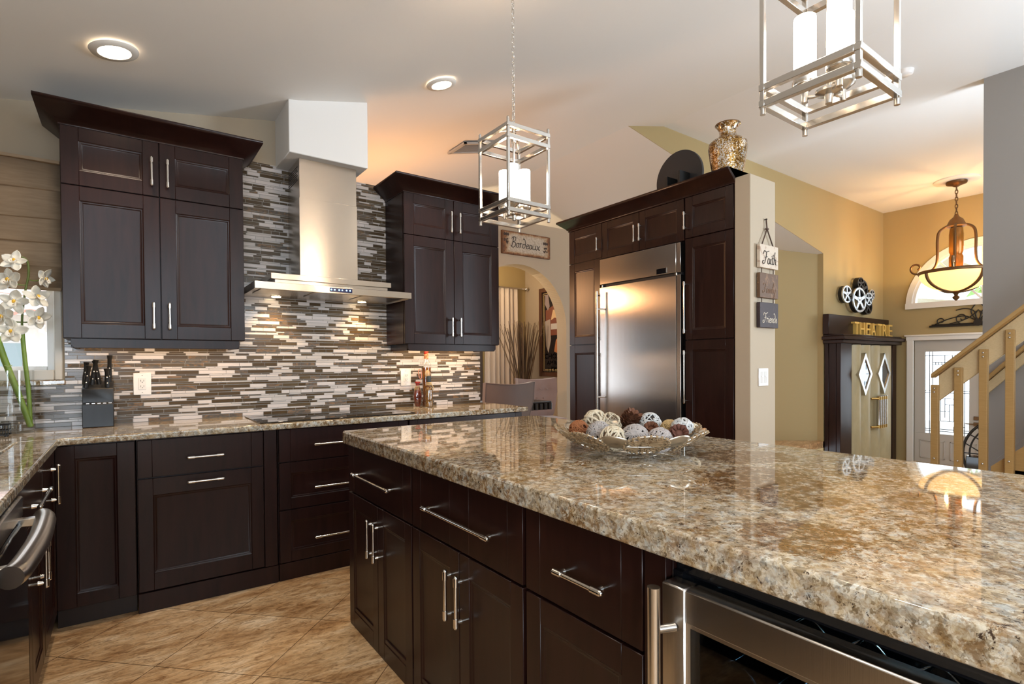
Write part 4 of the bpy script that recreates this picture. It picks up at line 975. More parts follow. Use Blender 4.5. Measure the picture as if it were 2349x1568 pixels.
# ================================================================== WALL SIGNS, SWITCHES, OUTLETS
sg = thing('wall_sign', 'weathered cream and rust plaque reading Bordeaux above the arch', 'sign', (4.755, AYW, 2.78))
m_, n, l, p = mat('weathered_plaque'); v = coords(n, l)
edge = n.new('ShaderNodeSeparateXYZ'); tc_ = n.new('ShaderNodeTexCoord'); l.new(tc_.outputs['Generated'], edge.inputs[0])
def ed(ax):
    a = n.new('ShaderNodeMath'); a.operation = 'SUBTRACT'; a.inputs[1].default_value = .5; l.new(edge.outputs[ax], a.inputs[0])
    c = n.new('ShaderNodeMath'); c.operation = 'ABSOLUTE'; l.new(a.outputs[0], c.inputs[0]); return c.outputs[0]
mxn = n.new('ShaderNodeMath'); mxn.operation = 'MAXIMUM'; l.new(ed(0), mxn.inputs[0]); l.new(ed(2), mxn.inputs[1])
ns = n.new('ShaderNodeMath'); ns.operation = 'MULTIPLY_ADD'; ns.inputs[1].default_value = .22; l.new(noise(n, l, v, 14, 5, .7), ns.inputs[0]); l.new(mxn.outputs[0], ns.inputs[2])
c = ramp(n, l, ns.outputs[0], [(.44, (.50, .44, .36)), (.52, (.40, .29, .18)), (.56, (.24, .10, .035)), (.62, (.10, .045, .02))])
cr = ramp(n, l, noise(n, l, v, 45, 5, .75), [(.35, (.6, .57, .52)), (.55, (1, 1, 1))]); l.new(mix(n, l, 1.0, c, cr, 'MULTIPLY'), p.inputs['Base Color']); setp(p, Roughness=.7)
b = MB(); b.box(4.318, 5.195, AYW-.035, AYW, 2.778, 3.105); build('plaque', b, m_, sg, bevel=.003)
ink = simple('dark_ink', (.022, .014, .010), .6)
b = MB(); script(b, 'Bordeaux', lambda u, v_: (4.462+u, AYW-.038, 2.885+v_), .140, .0042, 1.0); build('lettering', b, ink, sg)
b = MB()
rg = random.Random(5)
for cx_, cz_ in ((4.385, 2.985), (5.10, 2.93)):
    for i in range(9): b.ball((cx_+rg.uniform(-.03, .03), AYW-.036, cz_-.02-rg.random()*.07+.03), .013, 8, sc=(1, .25, 1))
    for k in range(3):
        q = Vector((cx_+(-.03+.03*k), AYW-.038, cz_+.065)); b.add([q+Vector((-.02, 0, 0)), q+Vector((0, 0, -.025)), q+Vector((.022, 0, .004)), q+Vector((0, 0, .03))], [(0, 1, 2, 3)])
build('grape_motif', b, simple('grape_ink', (.05, .03, .022), .7), sg)

hp = thing('hanging_plaques', 'three square plaques reading Faith, Family and Friends hung on the pillar by a cord', 'sign', (3.575, 1.957, 2.2))
PYF = 1.957
pm = [None]*3
def plq(name, c0, c1, sc):
    m, n, l, p = mat(name); c = ramp(n, l, noise(n, l, coords(n, l), sc, 4, .6, 1.5), [(.56, c0), (.62, c1)]); l.new(c, p.inputs['Base Color']); setp(p, Roughness=.55); return m
pm = [plq('cream_damask', (.58, .49, .39), (.42, .30, .22), 16), plq('brown_damask', (.115, .060, .030), (.22, .12, .06), 20), plq('plum_damask', (.030, .017, .020), (.045, .026, .028), 20)]
it = [ink, simple('faded_brown_ink', (.24, .14, .085), .6), simple('cream_ink', (.68, .60, .50), .6)]
for i, (z0, z1, wd) in enumerate(((1.863, 2.020, 'Faith'), (1.660, 1.828, 'Family'), (1.458, 1.629, 'Friends'))):
    b = MB(); b.box(3.458, 3.694, PYF-.03, PYF-.006, z0, z1); q = build('plaque', b, [pm[i]], hp, bevel=.002, label=['cream plaque reading Faith', 'brown plaque reading Family', 'dark plum plaque reading Friends'][i])
    b = MB(); sz = (.088, .068, .066)[i]; script(b, wd, lambda u, v_: (3.492+u, PYF-.0315, (z0+z1)/2-.05+v_), sz, (.0026, .0018, .0022)[i], .98); build('lettering', b, it[i], q)
b = MB(); ap = (3.575, PYF-.015, 2.135)
b.tube([(3.50, PYF-.018, 2.015), ap], .0045, 6); b.tube([(3.655, PYF-.018, 2.01), ap], .0045, 6); b.tube([ap, (3.568, PYF-.012, 2.205)], .0045, 6); b.ball(ap, .012, 10, sc=(1.6, .8, .7))
for z0, z1 in ((1.826, 1.866), (1.627, 1.662)):
    for x in (3.50, 3.65): b.tube([(x, PYF-.018, z0), (x, PYF-.018, z1)], .003, 6)
build('cord', b, simple('brown_ribbon', (.06, .03, .018), .7), hp)
b = MB(); b.cyl((3.568, PYF-.02, 2.20), (3.568, PYF, 2.20), .004); build('nail', b, 'iron', hp)

def outlet(name, label, x0, x1, z0, z1, horizontal_split=True):
    t = thing(name, label, 'outlet', ((x0+x1)/2, W3-.010, z0)); y = W3-.010
    b = MB(); b.box(x0, x1, y-.006, y, z0, z1); pl_ = build('cover_plate', b, 'plastic', t, bevel=.0025)
    xm, zm = (x0+x1)/2, (z0+z1)/2
    b = MB(); b.box(xm-.018, xm+.018, y-.0085, y-.005, zm-.034, zm+.034); rc = build('receptacle', b, simple('receptacle_white_%d' % int(x0*100+100), (.76, .75, .74), .35), pl_, bevel=.001)
    b = MB()
    for dz in (.014, -.018):
        b.box(xm-.0085, xm-.0065, y-.0088, y-.0083, zm+dz, zm+dz+.010); b.box(xm+.0065, xm+.0085, y-.0088, y-.0083, zm+dz, zm+dz+.010); b.box(xm-.002, xm+.002, y-.0088, y-.0083, zm+dz-.006, zm+dz-.002)
    for dz in (.05, -.05): b.box(xm-.003, xm+.003, y-.0066, y-.0058, zm+dz-.001, zm+dz+.001)
    build('slots', b, 'dark', pl_)
outlet('wall_outlet', 'white power outlet in the mosaic right of the knife block', .038, .125, 1.058, 1.187)
outlet('wall_outlet', 'white power outlet in the mosaic left of the oil bottles', 1.703, 1.788, 1.060, 1.187)
sw = thing('dimmer_switch', 'white double dimmer switch plate on the pillar below the plaques', 'switch', (3.545, PYF, 1.06))
b = MB(); b.box(3.484, 3.606, PYF-.008, PYF, 1.060, 1.182); build('cover_plate', b, 'plastic', sw, bevel=.003)
for x in (3.522, 3.568):
    b = MB(); b.box(x-.016, x+.016, PYF-.010, PYF-.007, 1.082, 1.160); s_ = build('dimmer', b, simple('dimmer_white_%d' % int(x*1000), (.66, .65, .63), .4), sw, bevel=.001)
    b = MB(); b.box(x-.013, x+.013, PYF-.014, PYF-.009, 1.124, 1.130); build('slider', b, 'plastic', s_)

# ================================================================== ON THE PANTRY
m_, n, l, p = mat('gold_mosaic_glass'); v = coords(n, l, (1, 1, 1))
vo = n.new('ShaderNodeTexVoronoi'); vo.inputs['Scale'].default_value = 150; l.new(v, vo.inputs['Vector'])
sp_ = n.new('ShaderNodeSeparateColor'); l.new(vo.outputs['Color'], sp_.inputs[0])
big = noise(n, l, v, 14, 2); ad = n.new('ShaderNodeMath'); ad.operation = 'MULTIPLY_ADD'; ad.inputs[1].default_value = .55; l.new(sp_.outputs[0], ad.inputs[0]); l.new(big, ad.inputs[2])
c = ramp(n, l, ad.outputs[0], [(.50, (.16, .075, .015)), (.66, (.46, .26, .07)), (.80, (.60, .42, .20)), (.90, (.80, .78, .74))], 'CONSTANT')
l.new(c, p.inputs['Base Color']); setp(p, Metallic=.75, Roughness=.18)
nb = n.new('ShaderNodeBump'); nb.inputs['Strength'].default_value = .9; nb.inputs['Distance'].default_value = .01; l.new(sp_.outputs[1], nb.inputs['Height']); l.new(nb.outputs[0], p.inputs['Normal'])
vz = thing('vase', 'gold and silver mosaic glass vase on the pantry crown molding', 'vase', (3.55, 2.22, 2.46))
b = MB(); b.lathe([(0, 0), (.085, 0), (.09, .01), (.105, .10), (.124, .22), (.134, .30), (.130, .335), (.105, .358), (.075, .372), (.062, .388), (.056, .41), (.060, .435), (.075, .462), (.086, .474), (.083, .478), (.07, .465), (.05, .43), (.045, .41)], (3.55, 2.22, 2.461), 40); b.v = [(x, y, 2.481+(z-2.461)*.958) for x, y, z in b.v]; build('vase_body', b, m_, vz)
b = MB(); b.tube([(3.55+.0845*cos(2*pi*i/40), 2.22+.0845*sin(2*pi*i/40), 2.481+.456) for i in range(40)], .003, 6, closed=True); build('rim', b, 'bronze', vz)
dk = thing('black_disc', 'round black board standing on top of the refrigerator cabinets beside the vase', 'wall decor', (3.62, 2.69, 2.48))
blk = simple('slate_black', (.018, .018, .020), .45)
b = MB(); b.cyl((3.61, 2.69, 2.699), (3.635, 2.69, 2.699), .218, n=64); build('disc', b, blk, dk, bevel=.002)
eb = simple('easel_black', (.006, .006, .006), .4)
for y, z in ((2.712, 2.693), (2.594, 2.712)): b = MB(); b.box(3.485, 3.609, y-.011, y+.011, 2.481, z); build('easel_foot', b, eb, dk, bevel=.002)

# ================================================================== ON THE BACK COUNTER
kb = thing('knife_block', 'black wooden knife block under the left wall cabinet', 'knife block', (-.12, 3.69, .90))
bw = wood('black_stained_wood', (.010, .011, .014), (.017, .019, .023), .4)
b = MB(); b.prism([(3.625, .9005), (3.78, .9005), (3.78, 1.13), (3.735, 1.148), (3.655, 1.105), (3.655, 1.03), (3.625, 1.025)], lambda y, z: (-.187, y, z), lambda y, z: (-.052, y, z)); build('block', b, bw, kb, bevel=.003)
b = MB()
for i in range(5): b.box(-.170+.024*i, -.156+.024*i, 3.634, 3.650, 1.0262, 1.030)
build('steak_knife_slots', b, 'steel', kb)
hk = simple('black_knife_handle', (.010, .010, .011), .3)
ks = [(-.172, 3.672, .120, .012, 'front left corner'), (-.146, 3.702, .135, .014, 'second from the left, leaning right'), (-.115, 3.705, .130, -.012, 'center back'), (-.072, 3.722, .150, .004, 'tallest at the back right'), (-.078, 3.668, .105, -.002, 'shortest at the front right'), (-.178, 3.705, .122, .008, 'left edge behind the front one')]
for x, y, L, lean, wh_ in ks:
    z0 = 1.105+(y-3.655)*.5; t = thing('kitchen_knife', 'black riveted kitchen knife handle in the block, '+wh_, 'knife', (x, y, z0), 0, 'knives in the black block')
    a = Vector((x, y, z0)); d = Vector((lean*1.4, -.22*L, L)); d2 = d.normalized(); sd = (Vector((1, 0, 0))-d2*d2.x).normalized(); fr = -sd.cross(d2).normalized()
    b = MB(); vs = []; N = 12
    for i in range(N+1):
        u = i/N; wd = .0118+.0015*sin(u*pi*2)+(.002 if u > .88 else 0); th = .0085*(1-.15*u)
        c_ = a+d*u+fr*(.005*sin(u*pi)-(.008*max(0, u-.75)*4 if u > .75 else 0))
        for k in range(10): an = 2*pi*k/10; vs.append(c_+sd*(wd*cos(an)*.92)+fr*(th*sin(an)))
    b.add(vs, [(i*10+k, i*10+(k+1) % 10, (i+1)*10+(k+1) % 10, (i+1)*10+k) for i in range(N) for k in range(10)]+[tuple(range(N*10, N*10+10))], 0, True)
    hd2 = build('handle', b, hk, t)
    b = MB()
    for u in (.2, .5, .8): q = a+d*u+fr*.003; b.ball(q+Vector((0, -.0075, .002)), .0042, 10, sc=(1, .6, 1))
    build('rivets', b, 'chrome', hd2)
    b = MB(); b.bar(a-d2*.05, a+d2*.004, .018, .003, (0, 1, 0)); build('blade', b, 'steel', t)

def liquid(name, c0, c1, sc):
    m, n, l, p = mat(name); c = ramp(n, l, noise(n, l, coords(n, l, (1, 1, .6)), sc, 4, .7), [(.38, c0), (.62, c1)]); l.new(c, p.inputs['Base Color'])
    setp(p, Roughness=.06, **{'Coat Weight': 1.0, 'Coat Roughness': .03, 'Transmission Weight': .25}); return m
lq1, lq2, lq3 = liquid('amber_oil', (.10, .022, .004), (.34, .12, .015), 22), liquid('seed_oil', (.12, .05, .012), (.42, .20, .04), 90), liquid('red_oil', (.10, .008, .006), (.24, .035, .012), 30)
red = simple('red_wax', (.36, .03, .018), .5); raf = simple('raffia', (.55, .40, .20), .8); gw = simple('gray_wax', (.045, .06, .065), .5)
def bottle(label, x, y, parts, cat='bottle'):
    t = thing('oil_bottle', label, cat, (x, y, .90), 0, 'decorative oil bottles by the mosaic wall')
    for nm, prof, mt, sx, sy in parts:
        b = MB(); b.lathe(prof, (x, y, .9005), 24, sx=sx, sy=sy); build(nm, b, mt, t)
    return t
t = bottle('tall narrow-waisted amber oil bottle with red wax cap and raffia wrap', 1.878, 3.715, [
    ('oil', [(0, .004), (.034, .004), (.036, .02), (.027, .07), (.029, .15), (.035, .25), (.038, .30), (.0, .30)], lq1, 1, .8),
    ('glass_body', [(.036, 0), (.038, .02), (.029, .07), (.031, .15), (.037, .25), (.041, .30), (.038, .325), (.022, .35), (.016, .365), (.0145, .42)], 'glass', 1, .8),
    ('wax_cap', [(.0, .365), (.0155, .365), (.0165, .37), (.016, .405), (.018, .408), (.0175, .424), (0, .424)], red, 1, 1)])
b = MB()
for k in range(4): b.tube([(1.878+.0185*cos(2*pi*i/16), 3.715+.0185*sin(2*pi*i/16), .9005+.372+.010*k+.006*cos(2*pi*i/16)) for i in range(16)], .0022, 5, closed=True)
build('raffia_wrap', b, raf, t)
b = MB(); b.tube([(1.818+.012*cos(2*pi*i/16), 3.70+.010*sin(2*pi*i/16), 1.15+.038*sin(2*pi*i/16)) for i in range(16)], .003, 6, closed=True); build('hang_tag', b, simple('pink_tag', (.55, .22, .16), .5), t)
b = MB(); b.ball((1.872, 3.682, 1.15), .03, 16, sc=(.75, .2, 1)); build('label_seal', b, simple('seal_amber', (.40, .26, .13), .3), t)
t = bottle('short round dark red oil bottle with a flat red cap', 1.797, 3.70, [
    ('oil', [(0, .004), (.018, .004), (.026, .03), (.032, .07), (.031, .10), (.022, .135), (.012, .155), (0, .155)], lq3, 1, .7),
    ('glass_body', [(.019, 0), (.028, .03), (.0345, .07), (.033, .10), (.024, .135), (.013, .158), (.012, .17)], 'glass', 1, .7),
    ('wax_cap', [(0, .164), (.0135, .164), (.0135, .18), (.021, .182), (.021, .192), (0, .193)], red, 1, 1)])
b = MB()
rg = random.Random(2)
for k in range(18): a = rg.uniform(0, 6.28); b.tube([(1.797+.014*cos(a), 3.70+.012*sin(a), 1.062), (1.797+.026*cos(a+.3), 3.70+.02*sin(a+.3), 1.035-rg.random()*.012)], .0011, 4)
build('raffia_fringe', b, raf, t)
t = bottle('slim square seed-filled oil bottle with a gray wax top', 1.856, 3.63, [
    ('oil', [(0, .003), (.028, .003), (.029, .01), (.029, .125), (.024, .145), (.014, .155), (0, .155)], lq2, 1, .9),
    ('glass_body', [(.029, 0), (.0305, .01), (.0305, .128), (.026, .148), (.015, .16), (.0135, .20)], 'glass', 1, .9),
    ('wax_cap', [(0, .19), (.0155, .19), (.0165, .195), (.0165, .235), (0, .238)], gw, 1, 1)])
b = MB()
for k in range(3): b.tube([(1.856+.017*cos(2*pi*i/16), 3.63+.017*sin(2*pi*i/16), 1.07+.007*k) for i in range(16)], .004, 5, closed=True)
b.tube([(1.87, 3.615, 1.075), (1.878, 3.60, 1.05), (1.876, 3.60, 1.03)], .003, 5); build('raffia_wrap', b, raf, t)

# orchid in a glass cylinder
OX, OY = -.462, 3.60
gv = thing('glass_vase', 'tall clear glass cylinder vase holding the orchid stems on the corner counter', 'vase', (OX, OY, .90))
b = MB(); b.lathe([(0, .004), (.088, .004), (.092, .012), (.092, .31), (.089, .31), (.089, .014), (0, .012)], (OX, OY, .9005), 40); build('vase_glass', b, 'glass', gv)
grn = wood('orchid_green', (.13, .22, .025), (.24, .36, .06), .4, (6, 6, 3), .4); grd = simple('orchid_stem', (.11, .15, .03), .5)
pet = simple('orchid_petal', (.80, .78, .70), .5, **{'Subsurface Weight': .15, 'Subsurface Radius': (.02, .02, .015)}); thr = simple('orchid_throat', (.80, .48, .04), .5); spk = simple('orchid_speckle', (.34, .20, .16), .6)
ob = thing('orchid', 'white orchid spray on a green stem in the clear vase', 'flower', (OX, OY, .91))
stem = smooth_path([(-.388, OY-.01, .925), (-.392, OY-.01, 1.1), (-.405, OY-.01, 1.28), (-.412, OY-.01, 1.45), (-.398, OY-.01, 1.60), (-.384, OY-.01, 1.69), (-.388, OY-.01, 1.755), (-.408, OY-.01, 1.775)], 6)
b = MB(); b.tube(stem[:18], .0095, 8); build('lower_stem', b, grn, ob, label='thick green lower stem'); b = MB(); b.tube(stem[16:], .005, 8); st_ = build('upper_stem', b, grd, ob)
def blossom(c, face, r, seed, base):
    rg = random.Random(seed); c = Vector(c); f = Vector(face).normalized(); sx_ = f.cross(Vector((0, 0, 1))).normalized(); sz_ = sx_.cross(f)
    if seed % 2: sx_ = (sx_*.97+sz_*.24).normalized(); sz_ = sx_.cross(f)
    b = MB()
    for k, a in enumerate((90, 90+72, 90-72, 90+144, 90-144)):
        a = radians(a+rg.uniform(-9, 9)); d = sx_*cos(a)+sz_*sin(a); q = f.cross(d); L = r*rg.uniform(.9, 1.12); wd = r*rg.uniform(.30, .40); cup = rg.uniform(.1, .45)
        vs = []; NU, NV = 7, 5
        for i in range(NU+1):
            u = i/NU; ww = wd*(sin(pi*min(1, u*.93+.07))**.7); 
            for j in range(NV):
                s = -1+2*j/(NV-1); vs.append(c+d*(L*u)+q*(ww*s)+f*(cup*r*(u*u*.6)-.10*r*(1-s*s)*sin(pi*u)+.0))
        b.add(vs, [(i*NV+j, i*NV+j+1, (i+1)*NV+j+1, (i+1)*NV+j) for i in range(NU) for j in range(NV-1)], 0, True)
    o = build('blossom', b, pet, ob, solid=.0012)
    b = MB(); vs = []
    for i in range(7):
        u = i/6
        for j in range(7): s = -1+j/3; vs.append(c+f*(r*(.12+.42*u))-sz_*(r*(.10+.38*u*u))+sx_*(r*.26*s*(.5+.6*u))+f*(r*.16*abs(s)*(1-u*.5))+sz_*(r*.18*s*s))
    b.add(vs, [(i*7+j, i*7+j+1, (i+1)*7+j+1, (i+1)*7+j) for i in range(6) for j in range(6)], 0, True); build('lip', b, pet, o, solid=.0012)
    b = MB(); b.ball(c+f*r*.22, r*.13, 10, sc=(1, 1, 1.2)); build('throat', b, thr, o, label='yellow throat')
    b = MB()
    for k in range(7): b.ball(c+f*(r*.45)-sz_*(r*.3)+sx_*(r*.2*rg.uniform(-1, 1))+sz_*(r*.12*rg.uniform(-1, 1)), r*.035, 6)
    build('speckles', b, spk, o)
    b = MB(); b.tube(smooth_path([base, (Vector(base)+c)/2+Vector((0, 0, -.01)), c-f*.006], 4), .003, 6); build('flower_stalk', b, grd, o)
fc = (.35, -1, .05)
for i, (x, z, fcv, r, bz) in enumerate(((-.432, 1.748, (-.1, -1, .35), .056, 1.76), (-.452, 1.655, (-.5, -1, .0), .062, 1.64), (-.322, 1.672, (.9, -.7, -.25), .050, 1.66), (-.352, 1.575, (.6, -1, .45), .062, 1.55), (-.435, 1.55, (-.1, -1, -.1), .064, 1.52), (-.478, 1.475, (-.5, -1, -.15), .060, 1.46), (-.352, 1.475, (.55, -1, -.25), .060, 1.45), (-.447, 1.402, (-.15, -1, .0), .064, 1.40))):
    bs = min(stem, key=lambda p_: abs(p_[2]-bz)); blossom((x, OY-.035, z), fcv, r, i+3, tuple(bs))
st2 = thing('cut_stem', 'thick cut green orchid stalk leaning left in the clear vase', 'stem', (-.39, OY, .91))
b = MB(); b.tube([(-.386, OY-.02, .93), (-.43, OY-.025, 1.10), (-.475, OY-.03, 1.26), (-.512, OY-.035, 1.42)], [.013, .013, .014, .013], 8); build('stalk', b, grn, st2)
b = MB()
for u in (.3, .62): q = Vector((-.386, OY-.02, .93)).lerp(Vector((-.512, OY-.035, 1.42)), u); b.tube([q+Vector((.015*cos(t_*pi/6), .015*sin(t_*pi/6), .003*cos(t_))) for t_ in range(12)], .0016, 5, closed=True)
build('node_ring', b, simple('node_pale', (.45, .50, .22), .5), st2)
sc_t = thing('sponge_caddy', 'small black wire caddy by the orchid vase at the left edge', 'caddy', (-.50, 3.45, .90))
b = MB(); wv = [(-.555, 3.42), (-.446, 3.42), (-.446, 3.485), (-.555, 3.485)]
for z in (.908, .93, .955): b.tube([(x, y, z) for x, y in wv], .0028, 6, closed=True)
for i in range(12): x = -.553+.0096*i; b.tube([(x, 3.42, .908), (x, 3.42, .955)], .0014, 5); b.tube([(x, 3.485, .908), (x, 3.485, .955)], .0014, 5)
build('wire_basket', b, 'black', sc_t)
b = MB(); b.cyl((-.457, 3.43, .9005), (-.457, 3.43, .908), .006); b.cyl((-.545, 3.43, .9005), (-.545, 3.43, .908), .006); b.cyl((-.457, 3.475, .9005), (-.457, 3.475, .908), .006); build('foot', b, 'black', sc_t)

# ================================================================== BOWL OF POTPOURRI ON THE ISLAND
BX, BY, BZ = 1.462, 1.30, .9145
silver = simple('champagne_metal', (.60, .53, .43), .34, 1); wire = simple('silver_wire', (.62, .58, .52), .28, 1); ropem = simple('sea_grass', (.30, .20, .105), .85)
vdir = Vector((BX, BY, 0)).normalized(); A0 = atan2(-vdir.y, -vdir.x)      # angle facing the camera
bl = thing('decorative_bowl', 'wide bowl of silver wire, metal discs and woven seagrass petals on the island', 'bowl', (BX, BY, BZ))
b = MB()
for r, z in ((.10, .006), (.165, .020), (.215, .045)): b.tube([(BX+r*cos(2*pi*i/48), BY+r*sin(2*pi*i/48), BZ+z) for i in range(48)], .0028, 6, closed=True)
for k in range(16): a = 2*pi*k/16; b.tube(smooth_path([(BX+.03*cos(a), BY+.03*sin(a), BZ+.004), (BX+.10*cos(a), BY+.10*sin(a), BZ+.006), (BX+.18*cos(a), BY+.18*sin(a), BZ+.026), (BX+.25*cos(a), BY+.25*sin(a), BZ+.070)], 3), .0022, 6)
build('wire_frame', b, wire, bl)
def petal_frame(ang, r, z, tilt):
    d = Vector((cos(ang), sin(ang), 0)); t_ = Vector((-sin(ang), cos(ang), 0)); o_ = (d*cos(tilt)+Vector((0, 0, 1))*sin(tilt)).normalized()
    return Vector((BX, BY, BZ+z))+d*r, o_, t_, o_.cross(t_)
for k in range(7):
    ang = A0+radians(-12+360/7*k); c_, o_, t_, nn = petal_frame(ang, .228, .060, radians(36))
    b = MB(); N = 28; RR = 5; vs = [c_]
    for j in range(1, RR+1):
        for i in range(N): a = 2*pi*i/N; q = j/RR; vs.append(c_+o_*(.040*q*sin(a))+t_*(.052*q*cos(a))-nn*(.010*(1-q*q)))
    fs = [(0, 1+i, 1+(i+1) % N) for i in range(N)]+[(1+(j-1)*N+i, 1+j*N+i, 1+j*N+(i+1) % N, 1+(j-1)*N+(i+1) % N) for j in range(1, RR) for i in range(N)]
    b.add(vs, fs, 0, True); build('metal_petal', b, silver, bl, solid=.002)
    ang2 = ang+radians(180/7); c_, o_, t_, nn = petal_frame(ang2, .218, .052, radians(33))
    b = MB(); rg = random.Random(k)
    rim = [c_+o_*(.062*sin(2*pi*i/24))+t_*(.072*cos(2*pi*i/24)) for i in range(24)]
    b.tube(rim, .003, 6, closed=True); wp = build('petal_rim', b, wire, bl)
    b = MB()
    for i in range(24):
        p0 = rim[i]; b.ball(p0, .0055, 6)
    for i in range(54):
        a = rg.uniform(0, 2*pi); q = sqrt(rg.random())*.9; m0 = c_+o_*(.058*q*sin(a))+t_*(.068*q*cos(a)); 
        pts = [m0+o_*rg.uniform(-.014, .014)+t_*rg.uniform(-.014, .014)+nn*rg.uniform(-.005, .005) for _ in range(5)]
        b.tube(smooth_path(pts, 3), .0024, 5)
    for i in range(10): a = pi*i/10; b.tube([c_+o_*(.06*sin(a))+t_*(.07*cos(a)), c_-nn*.002+o_*.01*sin(a*3), c_-o_*(.06*sin(a+.5))-t_*(.07*cos(a+.5))], .0026, 5)
    build('woven_seagrass', b, ropem, wp)
def ray_at(px, py, z):
    c_ = Vector(((px-1174.5)/1224.854, -(py-784-64.54)/1224.854, 1)); d = rt*c_.x+up*c_.y+fw*c_.z
    t_ = (z-CAMH)/d.z; return Vector((0, 0, CAMH))+d*t_
def rball(name, c, r, mt, label, strands, th, seed, cat='ball', core=None):
    rg = random.Random(seed); t = thing(name, label, cat, c, 0, 'potpourri balls and cones in the bowl'); b = MB(); c = Vector(c)
    for s in range(strands):
        ax = Vector((rg.gauss(0, 1), rg.gauss(0, 1), rg.gauss(0, 1))).normalized(); u = ax.orthogonal().normalized(); v_ = ax.cross(u); off = ax*r*rg.uniform(-.45, .45); rr = sqrt(max(r*r*.1, r*r-off.length_squared))*rg.uniform(.95, 1.03)
        a0, a1 = rg.uniform(0, 6), rg.uniform(3.2, 6.2); N = 18
        b.tube([c+off+(u*cos(a0+a1*i/N)+v_*sin(a0+a1*i/N))*rr+ax*(r*.05*sin(i*1.3+s)) for i in range(N+1)], th*rg.uniform(.7, 1.3), 5)
    build('twig_strands', b, mt, t)
    if core: b = MB(); b.ball(c, r*.84, 14); build('core', b, core, t)
    return t
def cone(c, r, mt, label, seed, axis=(0, 0, 1)):
    t = thing('pinecone', label, 'pinecone', c, 0, 'potpourri balls and cones in the bowl'); c = Vector(c); ax = Vector(axis).normalized(); u = ax.orthogonal().normalized(); v_ = ax.cross(u); rg = random.Random(seed); b = MB()
    b.ball(c, r*.6, 10, rot=None)
    for row in range(10):
        h = -.85+row*.18; rad = sqrt(max(.05, 1-h*h*.85)); N = max(5, int(13*rad))
        for k in range(N):
            a = 2*pi*(k+.5*(row % 2))/N+rg.uniform(-.08, .08); d = u*cos(a)+v_*sin(a); base = c+ax*(h*r*.8)+d*(r*.45*rad); out_ = (d*.85+ax*(.15+.75*row/9)+Vector((rg.uniform(-.15,.15),)*3)).normalized(); q = out_.cross(ax.cross(d)).normalized(); sd = ax.cross(d).normalized(); L = r*.56*(.72+.28*rad); wv_ = r*.185
            b.add([base-sd*wv_*.4, base+sd*wv_*.4, base+out_*L*.8+sd*wv_-q*.0, base+out_*L+q*r*.05, base+out_*L*.8-sd*wv_, base+out_*L*.5+q*r*.14], [(0, 1, 5), (1, 2, 5), (2, 3, 5), (3, 4, 5), (4, 0, 5), (0, 4, 3, 2, 1)])
    build('scales', b, mt, t); return t
gray_t = simple('gray_twig', (.40, .36, .34), .8); rust_t = simple('rust_twig', (.30, .105, .035), .8); cream_t = simple('cream_rattan', (.66, .57, .42), .7); darkc = simple('dark_core', (.055, .042, .036), .9); pine = wood('pinecone_brown', (.095, .034, .018), (.20, .085, .045), .7, (30, 30, 30), .2); wht = simple('white_wicker', (.58, .58, .57), .75)
rball('twig_ball', ray_at(1328, 986, .978), .036, rust_t, 'rust brown twig ball at the left end of the bowl', 62, .0021, 1, core=simple('rust_core', (.16, .05, .02), .9))
rball('rattan_ball', ray_at(1366, 966, 1.0), .044, cream_t, 'cream rattan ball at the back left of the bowl', 16, .0040, 2, core=simple('tan_core', (.35, .27, .18), .9))
rball('twig_ball', ray_at(1374, 994, .978), .043, gray_t, 'gray twig ball just right of the rust ball', 70, .0022, 3, core=darkc)
rball('rattan_ball', ray_at(1399, 972, .99), .044, cream_t, 'open cream lattice ball behind the gray twig ball', 10, .0024, 4)
rball('rattan_ball', ray_at(1406, 1006, .974), .040, cream_t, 'cream white rattan ball at the front of the bowl', 20, .0034, 5, core=simple('warm_core', (.20, .12, .07), .9))
rball('twig_ball', ray_at(1457, 1004, .976), .045, gray_t, 'large gray twig ball at the front center of the bowl', 66, .0024, 6, core=darkc)
rball('twig_ball', ray_at(1514, 1009, .970), .041, simple('pale_gray_twig', (.46, .41, .39), .8), 'fine pale gray twig ball right of the large gray one', 90, .0015, 7, core=simple('gray_core', (.20, .17, .16), .9))
cone(ray_at(1445, 968, .995), .050, pine, 'big brown pinecone at the back center of the bowl', 8, (.2, -.5, .9))
rball('wicker_ball', ray_at(1491, 972, .99), .042, wht, 'gray white wicker ball at the back right of the pinecone', 38, .0024, 9, core=darkc)
cone(ray_at(1493, 990, .982), .034, pine, 'small dark pinecone below the gray white wicker ball', 10, (-.3, -.3, .5))
rball('wicker_ball', ray_at(1536, 982, .98), .032, simple('straw_tan', (.50, .34, .15), .7), 'tan straw ball partly hidden at the right', 50, .002, 11, core=simple('straw_core', (.42, .28, .12), .8))
rball('wicker_ball', ray_at(1565, 984, .982), .040, wht, 'white speckled ball behind the right pinecone', 38, .0030, 12, core=darkc)
cone(ray_at(1556, 998, .974), .040, simple('reddish_cone', (.15, .055, .035), .7), 'reddish brown open pinecone at the right end of the bowl', 13, (-.6, -.6, .5))
rball('rattan_loop', ray_at(1589, 988, .975), .026, cream_t, 'small cream rattan loop at the far right of the bowl', 7, .0030, 14)

